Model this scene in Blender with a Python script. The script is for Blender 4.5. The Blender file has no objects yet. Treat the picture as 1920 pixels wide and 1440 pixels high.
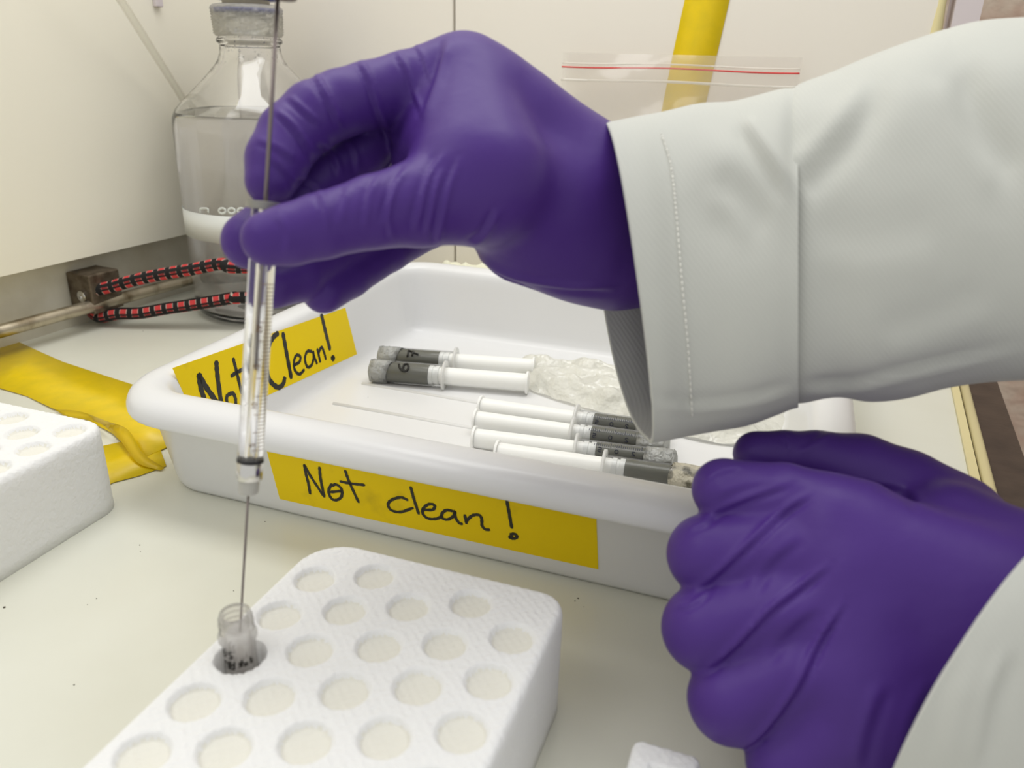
import bpy, bmesh, math, random
import numpy as np
from mathutils import Vector, Matrix
random.seed(4); np.random.seed(4)

# ------------------------------------------------------------------ camera, world, lights, exposure
S = 1.079e-3            # one working unit (mm at the small scale) in metres
F, CX, CY, H = 1480.0, 960.0, 720.0, 190.0
def nrm(v):
    v = np.array(v, float); return v / np.linalg.norm(v)
_Y = nrm([570, 590, -1480]); _X = nrm([4588, -720, 1480]); _X = nrm(_X - _Y * _X.dot(_Y)); _Z = np.cross(_X, _Y)
R = np.array([_X, _Y, _Z]); C0 = np.array([0, 0, H])

scene = bpy.context.scene
col = scene.collection
cam_d = bpy.data.cameras.new('camera'); cam = bpy.data.objects.new('camera', cam_d); col.objects.link(cam)
cam_d.sensor_width = 36; cam_d.lens = 36 * F / 1920; cam_d.clip_start = .005; cam_d.clip_end = 30
M4 = Matrix([[R[i][0], R[i][1], R[i][2], C0[i] * S] for i in range(3)] + [[0, 0, 0, 1]])
cam.matrix_world = M4
cam_d.dof.use_dof = True; cam_d.dof.focus_distance = .40; cam_d.dof.aperture_fstop = 14
scene.camera = cam
w = bpy.data.worlds.new('room_light'); scene.world = w; w.use_nodes = True
w.node_tree.nodes['Background'].inputs[0].default_value = (.975, .975, .965, 1)
w.node_tree.nodes['Background'].inputs[1].default_value = .73
def area(name, loc, target, size, energy, colr):
    l = bpy.data.lights.new(name, 'AREA'); l.shape = 'RECTANGLE'; l.size, l.size_y = size[0], size[1]
    l.energy = energy; l.color = colr
    o = bpy.data.objects.new(name, l); col.objects.link(o); o.location = loc
    o.rotation_euler = (Vector(target) - Vector(loc)).to_track_quat('-Z', 'Y').to_euler(); return o
area('hood_lamp', (-.16, .46, .88), (-.15, .36, 0), (.8, .3), 3.7, (1, .995, .97))
area('room_lamp', (-.75, -.25, 1.2), (-.3, .4, 0), (.8, .5), 3.4, (1, .985, .96))
scene.view_settings.view_transform = 'Standard'; scene.view_settings.look = 'None'
scene.view_settings.gamma = 1; scene.view_settings.use_curve_mapping = False
scene.view_settings.exposure = 0.0
scene.cycles.max_bounces = 20; scene.cycles.transmission_bounces = 20; scene.cycles.transparent_max_bounces = 32

# ------------------------------------------------------------------ projection helpers (units: mm)
def ray(px, py): return R @ np.array([(px - CX) / F, -(py - CY) / F, -1])
def P(px, py, d): return C0 + ray(px, py) * d
def PL(px, py, z=0.0): r = ray(px, py); return C0 + r * ((z - H) / r[2])
def PPL(px, py, p0, n):
    r = ray(px, py); return C0 + r * (np.dot(np.array(p0) - C0, n) / np.dot(r, n))
def proj(V):
    c = (np.asarray(V) - C0) @ R; return CX + F * c[:, 0] / -c[:, 2], CY - F * c[:, 1] / -c[:, 2]
def spline(pts, n, closed=False):
    pts = np.array(pts, float); m = len(pts)
    if closed: q = np.vstack([pts[-1], pts, pts[0], pts[1]]); segs = m
    else: q = np.vstack([2 * pts[0] - pts[1], pts, 2 * pts[-1] - pts[-2]]); segs = m - 1
    out = []
    for k in range(n):
        t = k / n * segs if closed else k / (n - 1) * segs
        i = min(int(t), segs - 1); u = t - i
        a, b, c, d = q[i:i + 4]
        out.append(.5 * ((2 * b) + (c - a) * u + (2 * a - 5 * b + 4 * c - d) * u * u + (3 * b - a - 3 * c + d) * u ** 3))
    return np.array(out)

# ------------------------------------------------------------------ object helpers
def link(name, me, mat, parent=None, smooth=True):
    o = bpy.data.objects.new(name, me); col.objects.link(o)
    if mat is not None: me.materials.append(mat)
    if smooth and len(me.polygons): me.polygons.foreach_set('use_smooth', [True] * len(me.polygons))
    if parent is not None: o.parent = parent
    return o
def origin_of(parent):
    o = parent; p = np.zeros(3)
    while o is not None: p += np.array(o.location) / S; o = o.parent
    return p
def mesh(name, V, Fc, mat, parent=None, smooth=True, uv=None, sharp=None):
    V = np.array(V, float)
    if parent is None:
        base = np.array([(V[:, 0].min() + V[:, 0].max()) / 2, (V[:, 1].min() + V[:, 1].max()) / 2, V[:, 2].min()])
    else: base = origin_of(parent)
    me = bpy.data.meshes.new(name)
    me.from_pydata(((V - base) * S).tolist(), [], [list(map(int, f)) for f in Fc])
    if uv is not None:
        l = me.uv_layers.new(name='UVMap'); idx = np.zeros(len(me.loops), int); me.loops.foreach_get('vertex_index', idx)
        l.data.foreach_set('uv', np.array(uv, float)[idx].ravel())
    me.validate()
    o = link(name, me, mat, parent, smooth)
    if parent is None: o.location = base * S
    if sharp: set_sharp(me, sharp)
    return o
def set_sharp(me, ang=40):
    bm = bmesh.new(); bm.from_mesh(me)
    for e in bm.edges:
        if len(e.link_faces) == 2 and e.calc_face_angle(0) > math.radians(ang): e.smooth = False
    bm.to_mesh(me); bm.free()
def join(parts):
    V, Fc, n = [], [], 0
    for v, f in parts:
        V.append(np.array(v, float)); Fc += [[i + n for i in q] for q in f]; n += len(v)
    return np.vstack(V), Fc
def thing(name, label, cat, loc, group=None):
    o = bpy.data.objects.new(name, None); col.objects.link(o); o.empty_display_size = .01
    o.location = np.array(loc, float) * S; o['label'] = label; o['category'] = cat
    if group: o['group'] = group
    return o
def tag(o, label, cat, group=None):
    o['label'] = label; o['category'] = cat
    if group: o['group'] = group
    return o
def structure(o): o['kind'] = 'structure'; return o
def box(x0, x1, y0, y1, z0, z1):
    V = [(x, y, z) for z in (z0, z1) for y in (y0, y1) for x in (x0, x1)]
    return V, [(0, 2, 3, 1), (4, 5, 7, 6), (0, 1, 5, 4), (2, 6, 7, 3), (0, 4, 6, 2), (1, 3, 7, 5)]
def frame_of(t):
    t = nrm(t); a = np.array([0, 0, 1.]) if abs(t[2]) < .9 else np.array([1., 0, 0])
    u = nrm(np.cross(a, t)); return u, np.cross(t, u)
def lathe(prof, a, axis, n=48, cap0=False, cap1=False, closed=False):
    """prof = [(distance along the axis, radius)]"""
    axis = nrm(axis); u, v = frame_of(axis); a = np.array(a, float)
    V, Fc = [], []
    for (s, r) in prof:
        for k in range(n):
            t = 2 * math.pi * k / n; V.append(a + axis * s + (u * math.cos(t) + v * math.sin(t)) * r)
    m = len(prof)
    for i in range(m if closed else m - 1):
        j = (i + 1) % m
        for k in range(n):
            Fc.append((i * n + k, i * n + (k + 1) % n, j * n + (k + 1) % n, j * n + k))
    if cap0: Fc.append(tuple(range(n - 1, -1, -1)))
    if cap1: Fc.append(tuple((m - 1) * n + k for k in range(n)))
    return V, Fc
def tube(path, r, n=16, closed=False, caps=True):
    path = np.array(path, float); m = len(path); rr = np.broadcast_to(r, (m,))
    T = np.roll(path, -1, 0) - np.roll(path, 1, 0)
    if not closed: T[0] = path[1] - path[0]; T[-1] = path[-1] - path[-2]
    T /= np.linalg.norm(T, axis=1)[:, None]
    u, _ = frame_of(T[0]); V, uv = [], []
    L = np.concatenate([[0], np.cumsum(np.linalg.norm(np.diff(path, axis=0), axis=1))])
    for i in range(m):
        u = nrm(u - T[i] * u.dot(T[i])); v = np.cross(T[i], u)
        for k in range(n):
            a = 2 * math.pi * k / n
            V.append(path[i] + (u * math.cos(a) + v * math.sin(a)) * rr[i]); uv.append((L[i], k / n))
    Fc = []
    for i in range(m if closed else m - 1):
        j = (i + 1) % m
        for k in range(n): Fc.append((i * n + k, i * n + (k + 1) % n, j * n + (k + 1) % n, j * n + k))
    if caps and not closed:
        Fc.append(tuple(range(n - 1, -1, -1))); Fc.append(tuple((m - 1) * n + k for k in range(n)))
    return V, Fc, uv
def slab(A, B, nrmv, t):
    """strip between the polylines A and B, thickness t along the direction nrmv"""
    A = np.array(A); B = np.array(B); n = len(A); nv = np.array(nrmv) * t
    V = np.vstack([A, B, A + nv, B + nv]); Fc = []
    for i in range(n - 1):
        Fc += [(i, i + 1, n + i + 1, n + i), (2 * n + i, 3 * n + i, 3 * n + i + 1, 2 * n + i + 1),
               (i, 2 * n + i, 2 * n + i + 1, i + 1), (n + i, n + i + 1, 3 * n + i + 1, 3 * n + i)]
    Fc += [(0, n, 3 * n, 2 * n), (n - 1, 3 * n - 1, 4 * n - 1, 2 * n - 1)]
    return V, Fc
def strokes(lines, conv, hit, nv, wd, t=.12):
    """marker strokes: polylines traced in a crop -> conv -> picture -> hit() puts them on the real surface"""
    parts = []
    for ln in lines:
        wk = wd
        if isinstance(ln[0], (int, float)): wk = ln[0]; ln = ln[1]
        q = np.array([hit(*conv(x, y)) for x, y in ln])
        q = spline(q, max(6, len(q) * 6)) if len(q) > 2 else np.array([q[0] * (1 - k / 5) + q[-1] * k / 5 for k in range(6)])
        n = np.array([nv(p) for p in q]) if callable(nv) else np.broadcast_to(nv, q.shape)
        T = np.gradient(q, axis=0); T /= np.linalg.norm(T, axis=1)[:, None] + 1e-9
        B = np.cross(n, T); m = len(q)
        ww = np.full(m, wk / 2.) * (1 + .12 * np.sin(np.arange(m) * 1.7)); ww[0] *= .6; ww[-1] *= .6
        A1 = q + B * ww[:, None] + n * .1; A2 = q - B * ww[:, None] + n * .1
        A1[0] -= T[0] * wk * .15; A2[0] -= T[0] * wk * .15
        V = np.vstack([A1, A2, A1 + n * t, A2 + n * t]); Fc = []
        for i in range(m - 1):
            Fc += [(i, i + 1, m + i + 1, m + i), (2 * m + i, 3 * m + i, 3 * m + i + 1, 2 * m + i + 1),
                   (i, 2 * m + i, 2 * m + i + 1, i + 1), (m + i, m + i + 1, 3 * m + i + 1, 3 * m + i)]
        Fc += [(0, m, 3 * m, 2 * m), (m - 1, 3 * m - 1, 4 * m - 1, 2 * m - 1)]
        parts.append((V, Fc))
    return join(parts)

# ------------------------------------------------------------------ materials
def lin(c):
    c = np.array(c, float) / 255; return tuple(np.where(c <= .04045, c / 12.92, ((c + .055) / 1.055) ** 2.4)) + (1,)
def mat(name, c, rough=.5, spec=.5, bump=None, trans=0, ior=1.45, metal=0, alpha=1, mottle=None, sss=0, sheen=0, coat=0):
    m = bpy.data.materials.new(name); m.use_nodes = True; nt = m.node_tree; b = nt.nodes['Principled BSDF']
    b.inputs['Base Color'].default_value = lin(c); b.inputs['Roughness'].default_value = rough
    b.inputs['Specular IOR Level'].default_value = spec; b.inputs['IOR'].default_value = ior
    b.inputs['Transmission Weight'].default_value = trans; b.inputs['Metallic'].default_value = metal
    b.inputs['Alpha'].default_value = alpha; b.inputs['Sheen Weight'].default_value = sheen
    b.inputs['Coat Weight'].default_value = coat; b.inputs['Coat Roughness'].default_value = .15
    if sss:
        b.inputs['Subsurface Weight'].default_value = sss; b.inputs['Subsurface Radius'].default_value = (1, 1, 1)
        b.inputs['Subsurface Scale'].default_value = .003
    tc = nt.nodes.new('ShaderNodeTexCoord')
    if bump:      # list of (scale per metre, strength, distance, detail) noises
        prev = None
        for sc, st, ds, det in bump:
            n = nt.nodes.new('ShaderNodeTexNoise'); n.inputs['Scale'].default_value = sc; n.inputs['Detail'].default_value = det
            nt.links.new(tc.outputs['Object'], n.inputs['Vector'])
            bp = nt.nodes.new('ShaderNodeBump'); bp.inputs['Strength'].default_value = st; bp.inputs['Distance'].default_value = ds
            nt.links.new(n.outputs['Fac'], bp.inputs['Height'])
            if prev: nt.links.new(prev.outputs['Normal'], bp.inputs['Normal'])
            prev = bp
        nt.links.new(prev.outputs['Normal'], b.inputs['Normal'])
    if mottle:    # (other colour, scale, low, high)
        c2, sc, lo, hi = mottle
        n = nt.nodes.new('ShaderNodeTexNoise'); n.inputs['Scale'].default_value = sc; n.inputs['Detail'].default_value = 4
        nt.links.new(tc.outputs['Object'], n.inputs['Vector'])
        r = nt.nodes.new('ShaderNodeValToRGB'); r.color_ramp.elements[0].position = lo; r.color_ramp.elements[1].position = hi
        r.color_ramp.elements[0].color = lin(c); r.color_ramp.elements[1].color = lin(c2)
        nt.links.new(n.outputs['Fac'], r.inputs['Fac']); nt.links.new(r.outputs['Color'], b.inputs['Base Color'])
    return m
def film(name, c, opac, rough=.15, gloss=.25, bump=None):
    """thin clear plastic: transparent mixed with a faint milky diffuse and a gloss"""
    m = mat(name, c, rough, .5, bump); nt = m.node_tree; b = nt.nodes['Principled BSDF']; out = nt.nodes['Material Output']
    tr = nt.nodes.new('ShaderNodeBsdfTransparent'); gl = nt.nodes.new('ShaderNodeBsdfGlossy'); gl.inputs['Roughness'].default_value = rough
    tl = nt.nodes.new('ShaderNodeBsdfTranslucent'); tl.inputs[0].default_value = lin(c)
    mm = nt.nodes.new('ShaderNodeMixShader'); mm.inputs[0].default_value = .4
    nt.links.new(b.outputs[0], mm.inputs[1]); nt.links.new(tl.outputs[0], mm.inputs[2])
    m1 = nt.nodes.new('ShaderNodeMixShader'); m1.inputs[0].default_value = opac
    nt.links.new(tr.outputs[0], m1.inputs[1]); nt.links.new(mm.outputs[0], m1.inputs[2])
    lw = nt.nodes.new('ShaderNodeFresnel'); lw.inputs[0].default_value = 1.45
    mu = nt.nodes.new('ShaderNodeMath'); mu.operation = 'MULTIPLY'; mu.inputs[1].default_value = gloss * 4; mu.use_clamp = True
    nt.links.new(lw.outputs[0], mu.inputs[0])
    m2 = nt.nodes.new('ShaderNodeMixShader'); nt.links.new(mu.outputs[0], m2.inputs[0])
    nt.links.new(m1.outputs[0], m2.inputs[1]); nt.links.new(gl.outputs[0], m2.inputs[2]); nt.links.new(m2.outputs[0], out.inputs[0])
    if bump:
        nl = [l for l in nt.links if l.to_socket == b.inputs['Normal']][0].from_socket
        nt.links.new(nl, gl.inputs['Normal'])
    return m
M_wall = mat('cream_panel', (246, 241, 225), .38, bump=[(8, .08, .01, 2)])
M_wallb = mat('cream_back_panel', (238, 232, 221), .4, bump=[(8, .08, .01, 2)])
M_strip = mat('grey_strip', (208, 203, 188), .45, mottle=((190, 183, 164), 30, .45, .8))
M_top = mat('worktop', (222, 222, 209), .28, mottle=((216, 215, 200), 9, .4, .7))
M_floor = mat('floor_vinyl', (150, 136, 132), .7, mottle=((138, 124, 120), 12, .4, .6))
M_plaster = mat('plaster', (214, 196, 176), .85, bump=[(60, .7, .01, 6)], mottle=((200, 172, 152), 16, .45, .62))
M_post = mat('white_post', (216, 206, 208), .4)
M_pvc = mat('yellowed_plastic_edge', (222, 210, 160), .35)
M_brown = mat('dark_brown_edge', (74, 60, 50), .5, bump=[(300, .3, .001, 3)], mottle=((60, 48, 40), 60, .4, .7))
M_tray = mat('white_plastic', (226, 226, 226), .3, coat=.15)
M_foam = mat('polystyrene_foam', (238, 238, 237), .75, .25, bump=[(420, .5, .0011, 1), (1500, .25, .0004, 1)], sss=.25)
M_foamc = mat('cream_dimple_foam', (231, 229, 219), .6, .3, bump=[(420, .3, .001, 1)], sss=.25)  # slightly darker, creamier foam colour for the dimple floors
M_ytape = mat('yellow_tape_or_glow', (234, 202, 4), .32, bump=[(60, .15, .002, 3)], mottle=((222, 194, 12), 70, .4, .7))
M_ylabel = mat('yellow_label', (240, 208, 4), .5, .25, bump=[(700, .2, .0003, 2)], mottle=((216, 186, 18), 60, .62, .82))
M_yfilm = film('clear_yellow_tape', (240, 214, 30), .85, .3, .02)
M_ink = mat('black_marker', (34, 32, 28), .35)
M_glove = mat('purple_nitrile', (73, 43, 124), .45, .32, bump=[(2600, .14, .0002, 2), (70, .25, .0016, 3)])
M_coat = mat('white_cotton', (195, 196, 189), .85, .2, bump=[(25, .25, .003, 3)], sheen=.15)
M_steel = mat('worn_steel', (190, 180, 160), .34, metal=.85, mottle=((116, 102, 78), 55, .45, .7), bump=[(300, .2, .0005, 3)])
M_steelb = mat('dull_bracket_steel', (120, 108, 92), .5, metal=.6, mottle=((84, 72, 58), 120, .4, .7))
M_chrome = mat('chrome', (215, 213, 208), .16, metal=1)
M_dark = mat('black_rubber', (34, 32, 33), .5)
M_hub = mat('frosted_hub', (178, 176, 168), .45, bump=[(900, .5, .0004, 1)])
M_rod = mat('plunger_metal', (128, 118, 116), .3, metal=.8)
M_glass = mat('clear_glass', (255, 255, 255), .0, trans=1, ior=1.48)
M_water = mat('clear_water', (255, 255, 255), .0, trans=1, ior=1.333)
M_print = mat('white_print', (222, 226, 222), .5)
M_pp = film('clear_ribbed_plastic', (230, 226, 214), .5, .3, .12)
M_blue = mat('blue_plastic', (34, 56, 150), .35)
M_tube = film('clear_tubing', (232, 228, 212), .3, .15, .08)
M_vial = film('frosted_vial_plastic', (236, 230, 224), .2, .2, .14)
M_barrel = film('clear_syringe_plastic', (246, 247, 246), .10, .12, .16)
M_plung = film('milky_syringe_plastic', (250, 250, 248), .8, .3, .1)
M_milky = mat('milky_plastic', (244, 244, 240), .35, sss=.5)
M_seal = mat('milky_seal', (226, 227, 224), .35, sss=.3)
M_paste = mat('grey_green_paste', (84, 84, 70), .5)
M_scale = mat('dark_scale_print', (36, 38, 58), .5)
M_scaleb = mat('brown_scale_print', (126, 98, 70), .5)
M_para = film('stretched_sealing_film', (240, 241, 236), .6, .2, .3, bump=[(350, .8, .002, 2)])
M_paradirty = mat('dirty_sealing_film', (186, 180, 162), .5, mottle=((92, 88, 72), 160, .5, .62), bump=[(350, .8, .002, 2)])
M_crumple = film('crumpled_film', (246, 245, 236), .93, .4, .04, bump=[(90, .9, .005, 3)])
M_bag = film('clear_bag_film', (232, 224, 214), .18, .12, .3, bump=[(28, .5, .006, 2)])
M_bagz = film('zip_ridge_film', (246, 242, 234), .8, .4, .03)
M_red = mat('red_zip_line', (214, 70, 66), .45)

# cloth twill on the coat: fine diagonal ribs
nt = M_coat.node_tree; tc = [n for n in nt.nodes if n.type == 'TEX_COORD'][0]
mp = nt.nodes.new('ShaderNodeMapping'); mp.inputs['Rotation'].default_value = (.5, .7, .3); wv = nt.nodes.new('ShaderNodeTexWave')
wv.inputs['Scale'].default_value = 260; wv.inputs['Distortion'].default_value = 1.2
bp = nt.nodes.new('ShaderNodeBump'); bp.inputs['Strength'].default_value = .10; bp.inputs['Distance'].default_value = .0004
nt.links.new(tc.outputs['Object'], mp.inputs[0]); nt.links.new(mp.outputs[0], wv.inputs['Vector']); nt.links.new(wv.outputs['Fac'], bp.inputs['Height'])
old = [l for l in nt.links if l.to_node.type == 'BSDF_PRINCIPLED' and l.to_socket.name == 'Normal'][0]
nt.links.new(old.from_socket, bp.inputs['Normal']); nt.links.new(bp.outputs[0], nt.nodes['Principled BSDF'].inputs['Normal'])

# woven cord: black braid with red dashes edged in white, from the tube's own UV (length in mm, turn)
M_cord = mat('braided_cord', (22, 20, 20), .75); nt = M_cord.node_tree; b = nt.nodes['Principled BSDF']
def math_node(nt, op, a, bb=None, cl=False):
    n = nt.nodes.new('ShaderNodeMath'); n.operation = op; n.use_clamp = cl
    for i, x in enumerate((a, bb)):
        if x is None: continue
        if isinstance(x, (int, float)): n.inputs[i].default_value = x
        else: nt.links.new(x, n.inputs[i])
    return n.outputs[0]
uvn = nt.nodes.new('ShaderNodeUVMap'); sp = nt.nodes.new('ShaderNodeSeparateXYZ'); nt.links.new(uvn.outputs[0], sp.inputs[0])
fu = math_node(nt, 'FRACT', math_node(nt, 'DIVIDE', sp.outputs[0], 8.8)); fv = math_node(nt, 'FRACT', math_node(nt, 'MULTIPLY', sp.outputs[1], 3.0))
du = math_node(nt, 'ABSOLUTE', math_node(nt, 'SUBTRACT', fu, .5)); dv = math_node(nt, 'ABSOLUTE', math_node(nt, 'SUBTRACT', fv, .5))
inv = math_node(nt, 'LESS_THAN', dv, .21)
redm = math_node(nt, 'MULTIPLY', math_node(nt, 'LESS_THAN', du, .25), inv)
whm = math_node(nt, 'MULTIPLY', math_node(nt, 'LESS_THAN', du, .30), inv)
mx = nt.nodes.new('ShaderNodeMix'); mx.data_type = 'RGBA'; mx.inputs[6].default_value = lin((24, 22, 22)); mx.inputs[7].default_value = lin((196, 184, 172)); nt.links.new(whm, mx.inputs[0])
mx2 = nt.nodes.new('ShaderNodeMix'); mx2.data_type = 'RGBA'; nt.links.new(mx.outputs[2], mx2.inputs[6]); mx2.inputs[7].default_value = lin((214, 66, 66)); nt.links.new(redm, mx2.inputs[0])
nt.links.new(mx2.outputs[2], b.inputs['Base Color'])
wv = nt.nodes.new('ShaderNodeTexWave'); wv.inputs['Scale'].default_value = .55; nt.links.new(uvn.outputs[0], wv.inputs['Vector'])
bp = nt.nodes.new('ShaderNodeBump'); bp.inputs['Strength'].default_value = .5; bp.inputs['Distance'].default_value = .0006
nt.links.new(wv.outputs['Fac'], bp.inputs['Height']); nt.links.new(bp.outputs[0], b.inputs['Normal'])

# ------------------------------------------------------------------ the setting
# left wall: recessed grey strip at the foot, cream panel standing proud above it
wd = nrm([.085, 1, 0]); wn = np.array([wd[1], -wd[0], 0])      # along the wall / towards the room
def wall_pt(y, off, z):
    p = np.array([-497.0, 362.0, 0]) + wd * (y - 362) / wd[1] + wn * off; p[2] = z; return p
def wall_box(y0, y1, o0, o1, z0, z1):
    V = [wall_pt(y, o, z) for z in (z0, z1) for y in (y0, y1) for o in (o0, o1)]
    return V, [(0, 2, 3, 1), (4, 5, 7, 6), (0, 1, 5, 4), (2, 6, 7, 3), (0, 4, 6, 2), (1, 3, 7, 5)]
wl = structure(mesh('wall_left', *wall_box(-150, 600, -20, 0, 0, 640), M_strip, smooth=False))
mesh('panel', *wall_box(-150, 598, .5, 15, 52, 640), M_wall, wl, smooth=False)
YB = 600.0
wb = structure(mesh('wall_back', *box(-480, 66, YB + 4, YB + 22, 0, 640), M_wallb, smooth=False))
xe = PPL(850, 30, (0, YB, 0), (0, 1, 0))[0]
mesh('panel', *box(-478, xe, YB - 2, YB + 3.5, 0, 640), M_wallb, wb, smooth=False)
mesh('panel', *box(xe + 1.5, 66, YB + .5, YB + 3.5, 0, 640), M_wallb, wb, smooth=False)
o = mesh('plastic_edge', *tube([(67.5, YB + 2, z) for z in np.linspace(0, 640, 40)], [3.2 + .6 * math.sin(i * 2.1) for i in range(40)], 10)[:2], M_pvc, wb)
structure(mesh('trim_1', *box(75, 90, YB - 2, YB + 30, 0, 640), M_post, smooth=False))
structure(mesh('wall_far', *box(-900, 1900, 1500, 1520, -760, 1300), M_plaster, smooth=False))
structure(mesh('floor', *box(-900, 1900, -900, 1500, -780, -760), M_floor, smooth=False))
# worktop with its raised plastic lip and dark brown edge board
e0, e1 = PL(1777, 700), PL(1838, 1000)
ed = nrm(e1 - e0); far = e0 - ed * (e0[1] - (YB + 60)) / ed[1] * 1.0; near = e0 - ed * (e0[1] - (-120)) / ed[1]
wt = thing('worktop', 'glossy cream worktop under the trays and bottle, dark edge on its right', 'worktop', (-190, 240, 0))
V = [(-640, -120, -28), (near[0], near[1], -28), (far[0], far[1], -28), (-640, YB + 60, -28)]
V = [(-640, -120), (near[0], near[1]), (far[0], far[1]), (-640, YB + 60)]
def prism(poly, z0, z1):
    n = len(poly); V = [(p[0], p[1], z) for z in (z0, z1) for p in poly]
    return V, [tuple(range(n - 1, -1, -1)), tuple(range(n, 2 * n))] + [(i, (i + 1) % n, n + (i + 1) % n, n + i) for i in range(n)]
mesh('slab', *prism(V, -28, 0), M_top, wt, smooth=False)
ep = np.array([-ed[1], ed[0], 0]); ep = ep if ep[0] > 0 else -ep
def edge_strip(o0, o1, z0, z1):
    return prism([far[:2] + ep[:2] * o0, near[:2] + ep[:2] * o0, near[:2] + ep[:2] * o1, far[:2] + ep[:2] * o1], z0, z1)
mesh('lip', *edge_strip(.1, 4.5, -28, 1.6), M_pvc, wt, smooth=False)
mesh('lip', *join([tube([far + ep * 8 + np.array([0, 0, .8]), near + ep * 8 + np.array([0, 0, .8])], 2.8, 12)[:2]]), M_pvc, wt)
mesh('edge_board', *edge_strip(11, 30, -40, -1), M_brown, wt, smooth=False)
# (ceiling of the fume cupboard above the lamps is far outside the frame)

# ------------------------------------------------------------------ tray
TX0, TX1, TY0, TY1 = -281., 40., 237., 530.
def rrect(o, z, r0=39., n=10):
    x0, x1, y0, y1 = TX0 + o, TX1 - o, TY0 + o, TY1 - o; r = max(r0 - o * 1.05, 3)
    pts = []
    for cx, cy, a0 in ((x1 - r, y1 - r, 0), (x0 + r, y1 - r, 90), (x0 + r, y0 + r, 180), (x1 - r, y0 + r, 270)):
        for k in range(n + 1):
            a = math.radians(a0 + 90 * k / n); pts.append((cx + r * math.cos(a), cy + r * math.sin(a), z))
    return pts
prof = [(21, 0), (19, .4), (17.5, 2.5), (16.5, 6), (10.5, 39), (9.5, 40.5), (1.2, 40.6), (.3, 41.2), (0, 42.5), (.3, 45), (1.6, 47.6), (3.8, 49.6), (7, 51),
        (11, 51.7), (15, 51.6), (18, 50.4), (19.8, 48.4), (20.8, 45), (21.6, 40), (25.5, 13), (26.6, 8), (28.5, 5), (32, 3.4), (38, 3)]
V, Fc = [], []
for o_, z in prof: V += rrect(o_, z)
n = 44
for i in range(len(prof) - 1):
    for k in range(n): Fc.append((i * n + k, i * n + (k + 1) % n, (i + 1) * n + (k + 1) % n, (i + 1) * n + k))
Fc.append(tuple(range(n))[::-1]); Fc.append(tuple((len(prof) - 1) * n + k for k in range(n)))
tray = thing('tray', 'large white plastic tray with yellow Not clean labels holding syringes', 'tray', ((TX0 + TX1) / 2, (TY0 + TY1) / 2, 0))
mesh('tray_body', V, Fc, M_tray, tray, sharp=60)
for yr in (PL(760, 733, 3)[1], PL(760, 781, 3)[1]):
    mesh('floor_rib', *tube([(-236, yr, 2.6), (-120, yr, 2.6), (0, yr, 2.6)], 1.5, 10)[:2], M_tray, tray)
# outer label: on the sloping front wall
pa, pb = np.array([0, TY0 + 16.5, 6.]), np.array([0, TY0 + 10.5, 39.])
nf = nrm(np.cross(np.array([1., 0, 0]), pb - pa)); nf = nf if nf[1] < 0 else -nf
hitf = lambda x, y: PPL(x, y, pa, nf)
A = [hitf(x, y) for x, y in ((498, 836), (650, 866), (805, 896), (960, 927), (1118, 958))]
B = [hitf(x, y) for x, y in ((525, 935), (675, 969), (824, 1001), (972, 1034), (1122, 1067))]
lab = mesh('tape_label', *slab(np.array(A) + nf * .05, np.array(B) + nf * .05, nf, .15), M_ylabel, tray, smooth=False)
k2 = 1920 / 660.; cv = lambda x, y: (480 + x / k2, 820 + y / k2)
L = [[(265, 147), (275, 200), (290, 260), (297, 308)], [(265, 147), (300, 210), (375, 325)], [(348, 160), (355, 230), (375, 325)],
     [(415, 252), (398, 290), (412, 330), (440, 340), (468, 320), (468, 280), (440, 255), (415, 262)], [(405, 297), (470, 290)],
     [(488, 178), (510, 240), (563, 355)], [(460, 238), (520, 250), (597, 258)],
     [(830, 340), (790, 325), (740, 340), (722, 365), (740, 395), (790, 405), (860, 382)], [(845, 268), (862, 330), (890, 418)],
     [(905, 392), (965, 392), (975, 368), (945, 362), (915, 385), (912, 415), (940, 440), (985, 442), (1020, 425)],
     [(1075, 400), (1040, 395), (1015, 415), (1020, 440), (1050, 445), (1080, 425), (1085, 400), (1090, 435), (1110, 465), (1130, 470)],
     [(1140, 420), (1150, 470)], [(1148, 455), (1180, 425), (1215, 420), (1232, 440), (1235, 480), (1255, 500), (1278, 500)],
     [(1365, 318), (1380, 400), (1397, 495)], [(1388, 527), (1412, 524), (1425, 540), (1405, 550), (1385, 542), (1400, 532)]]
mesh('lettering', *strokes(L, cv, lambda x, y: hitf(x, y) + nf * .15, nf, 1.35), M_ink, lab, smooth=False)
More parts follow.
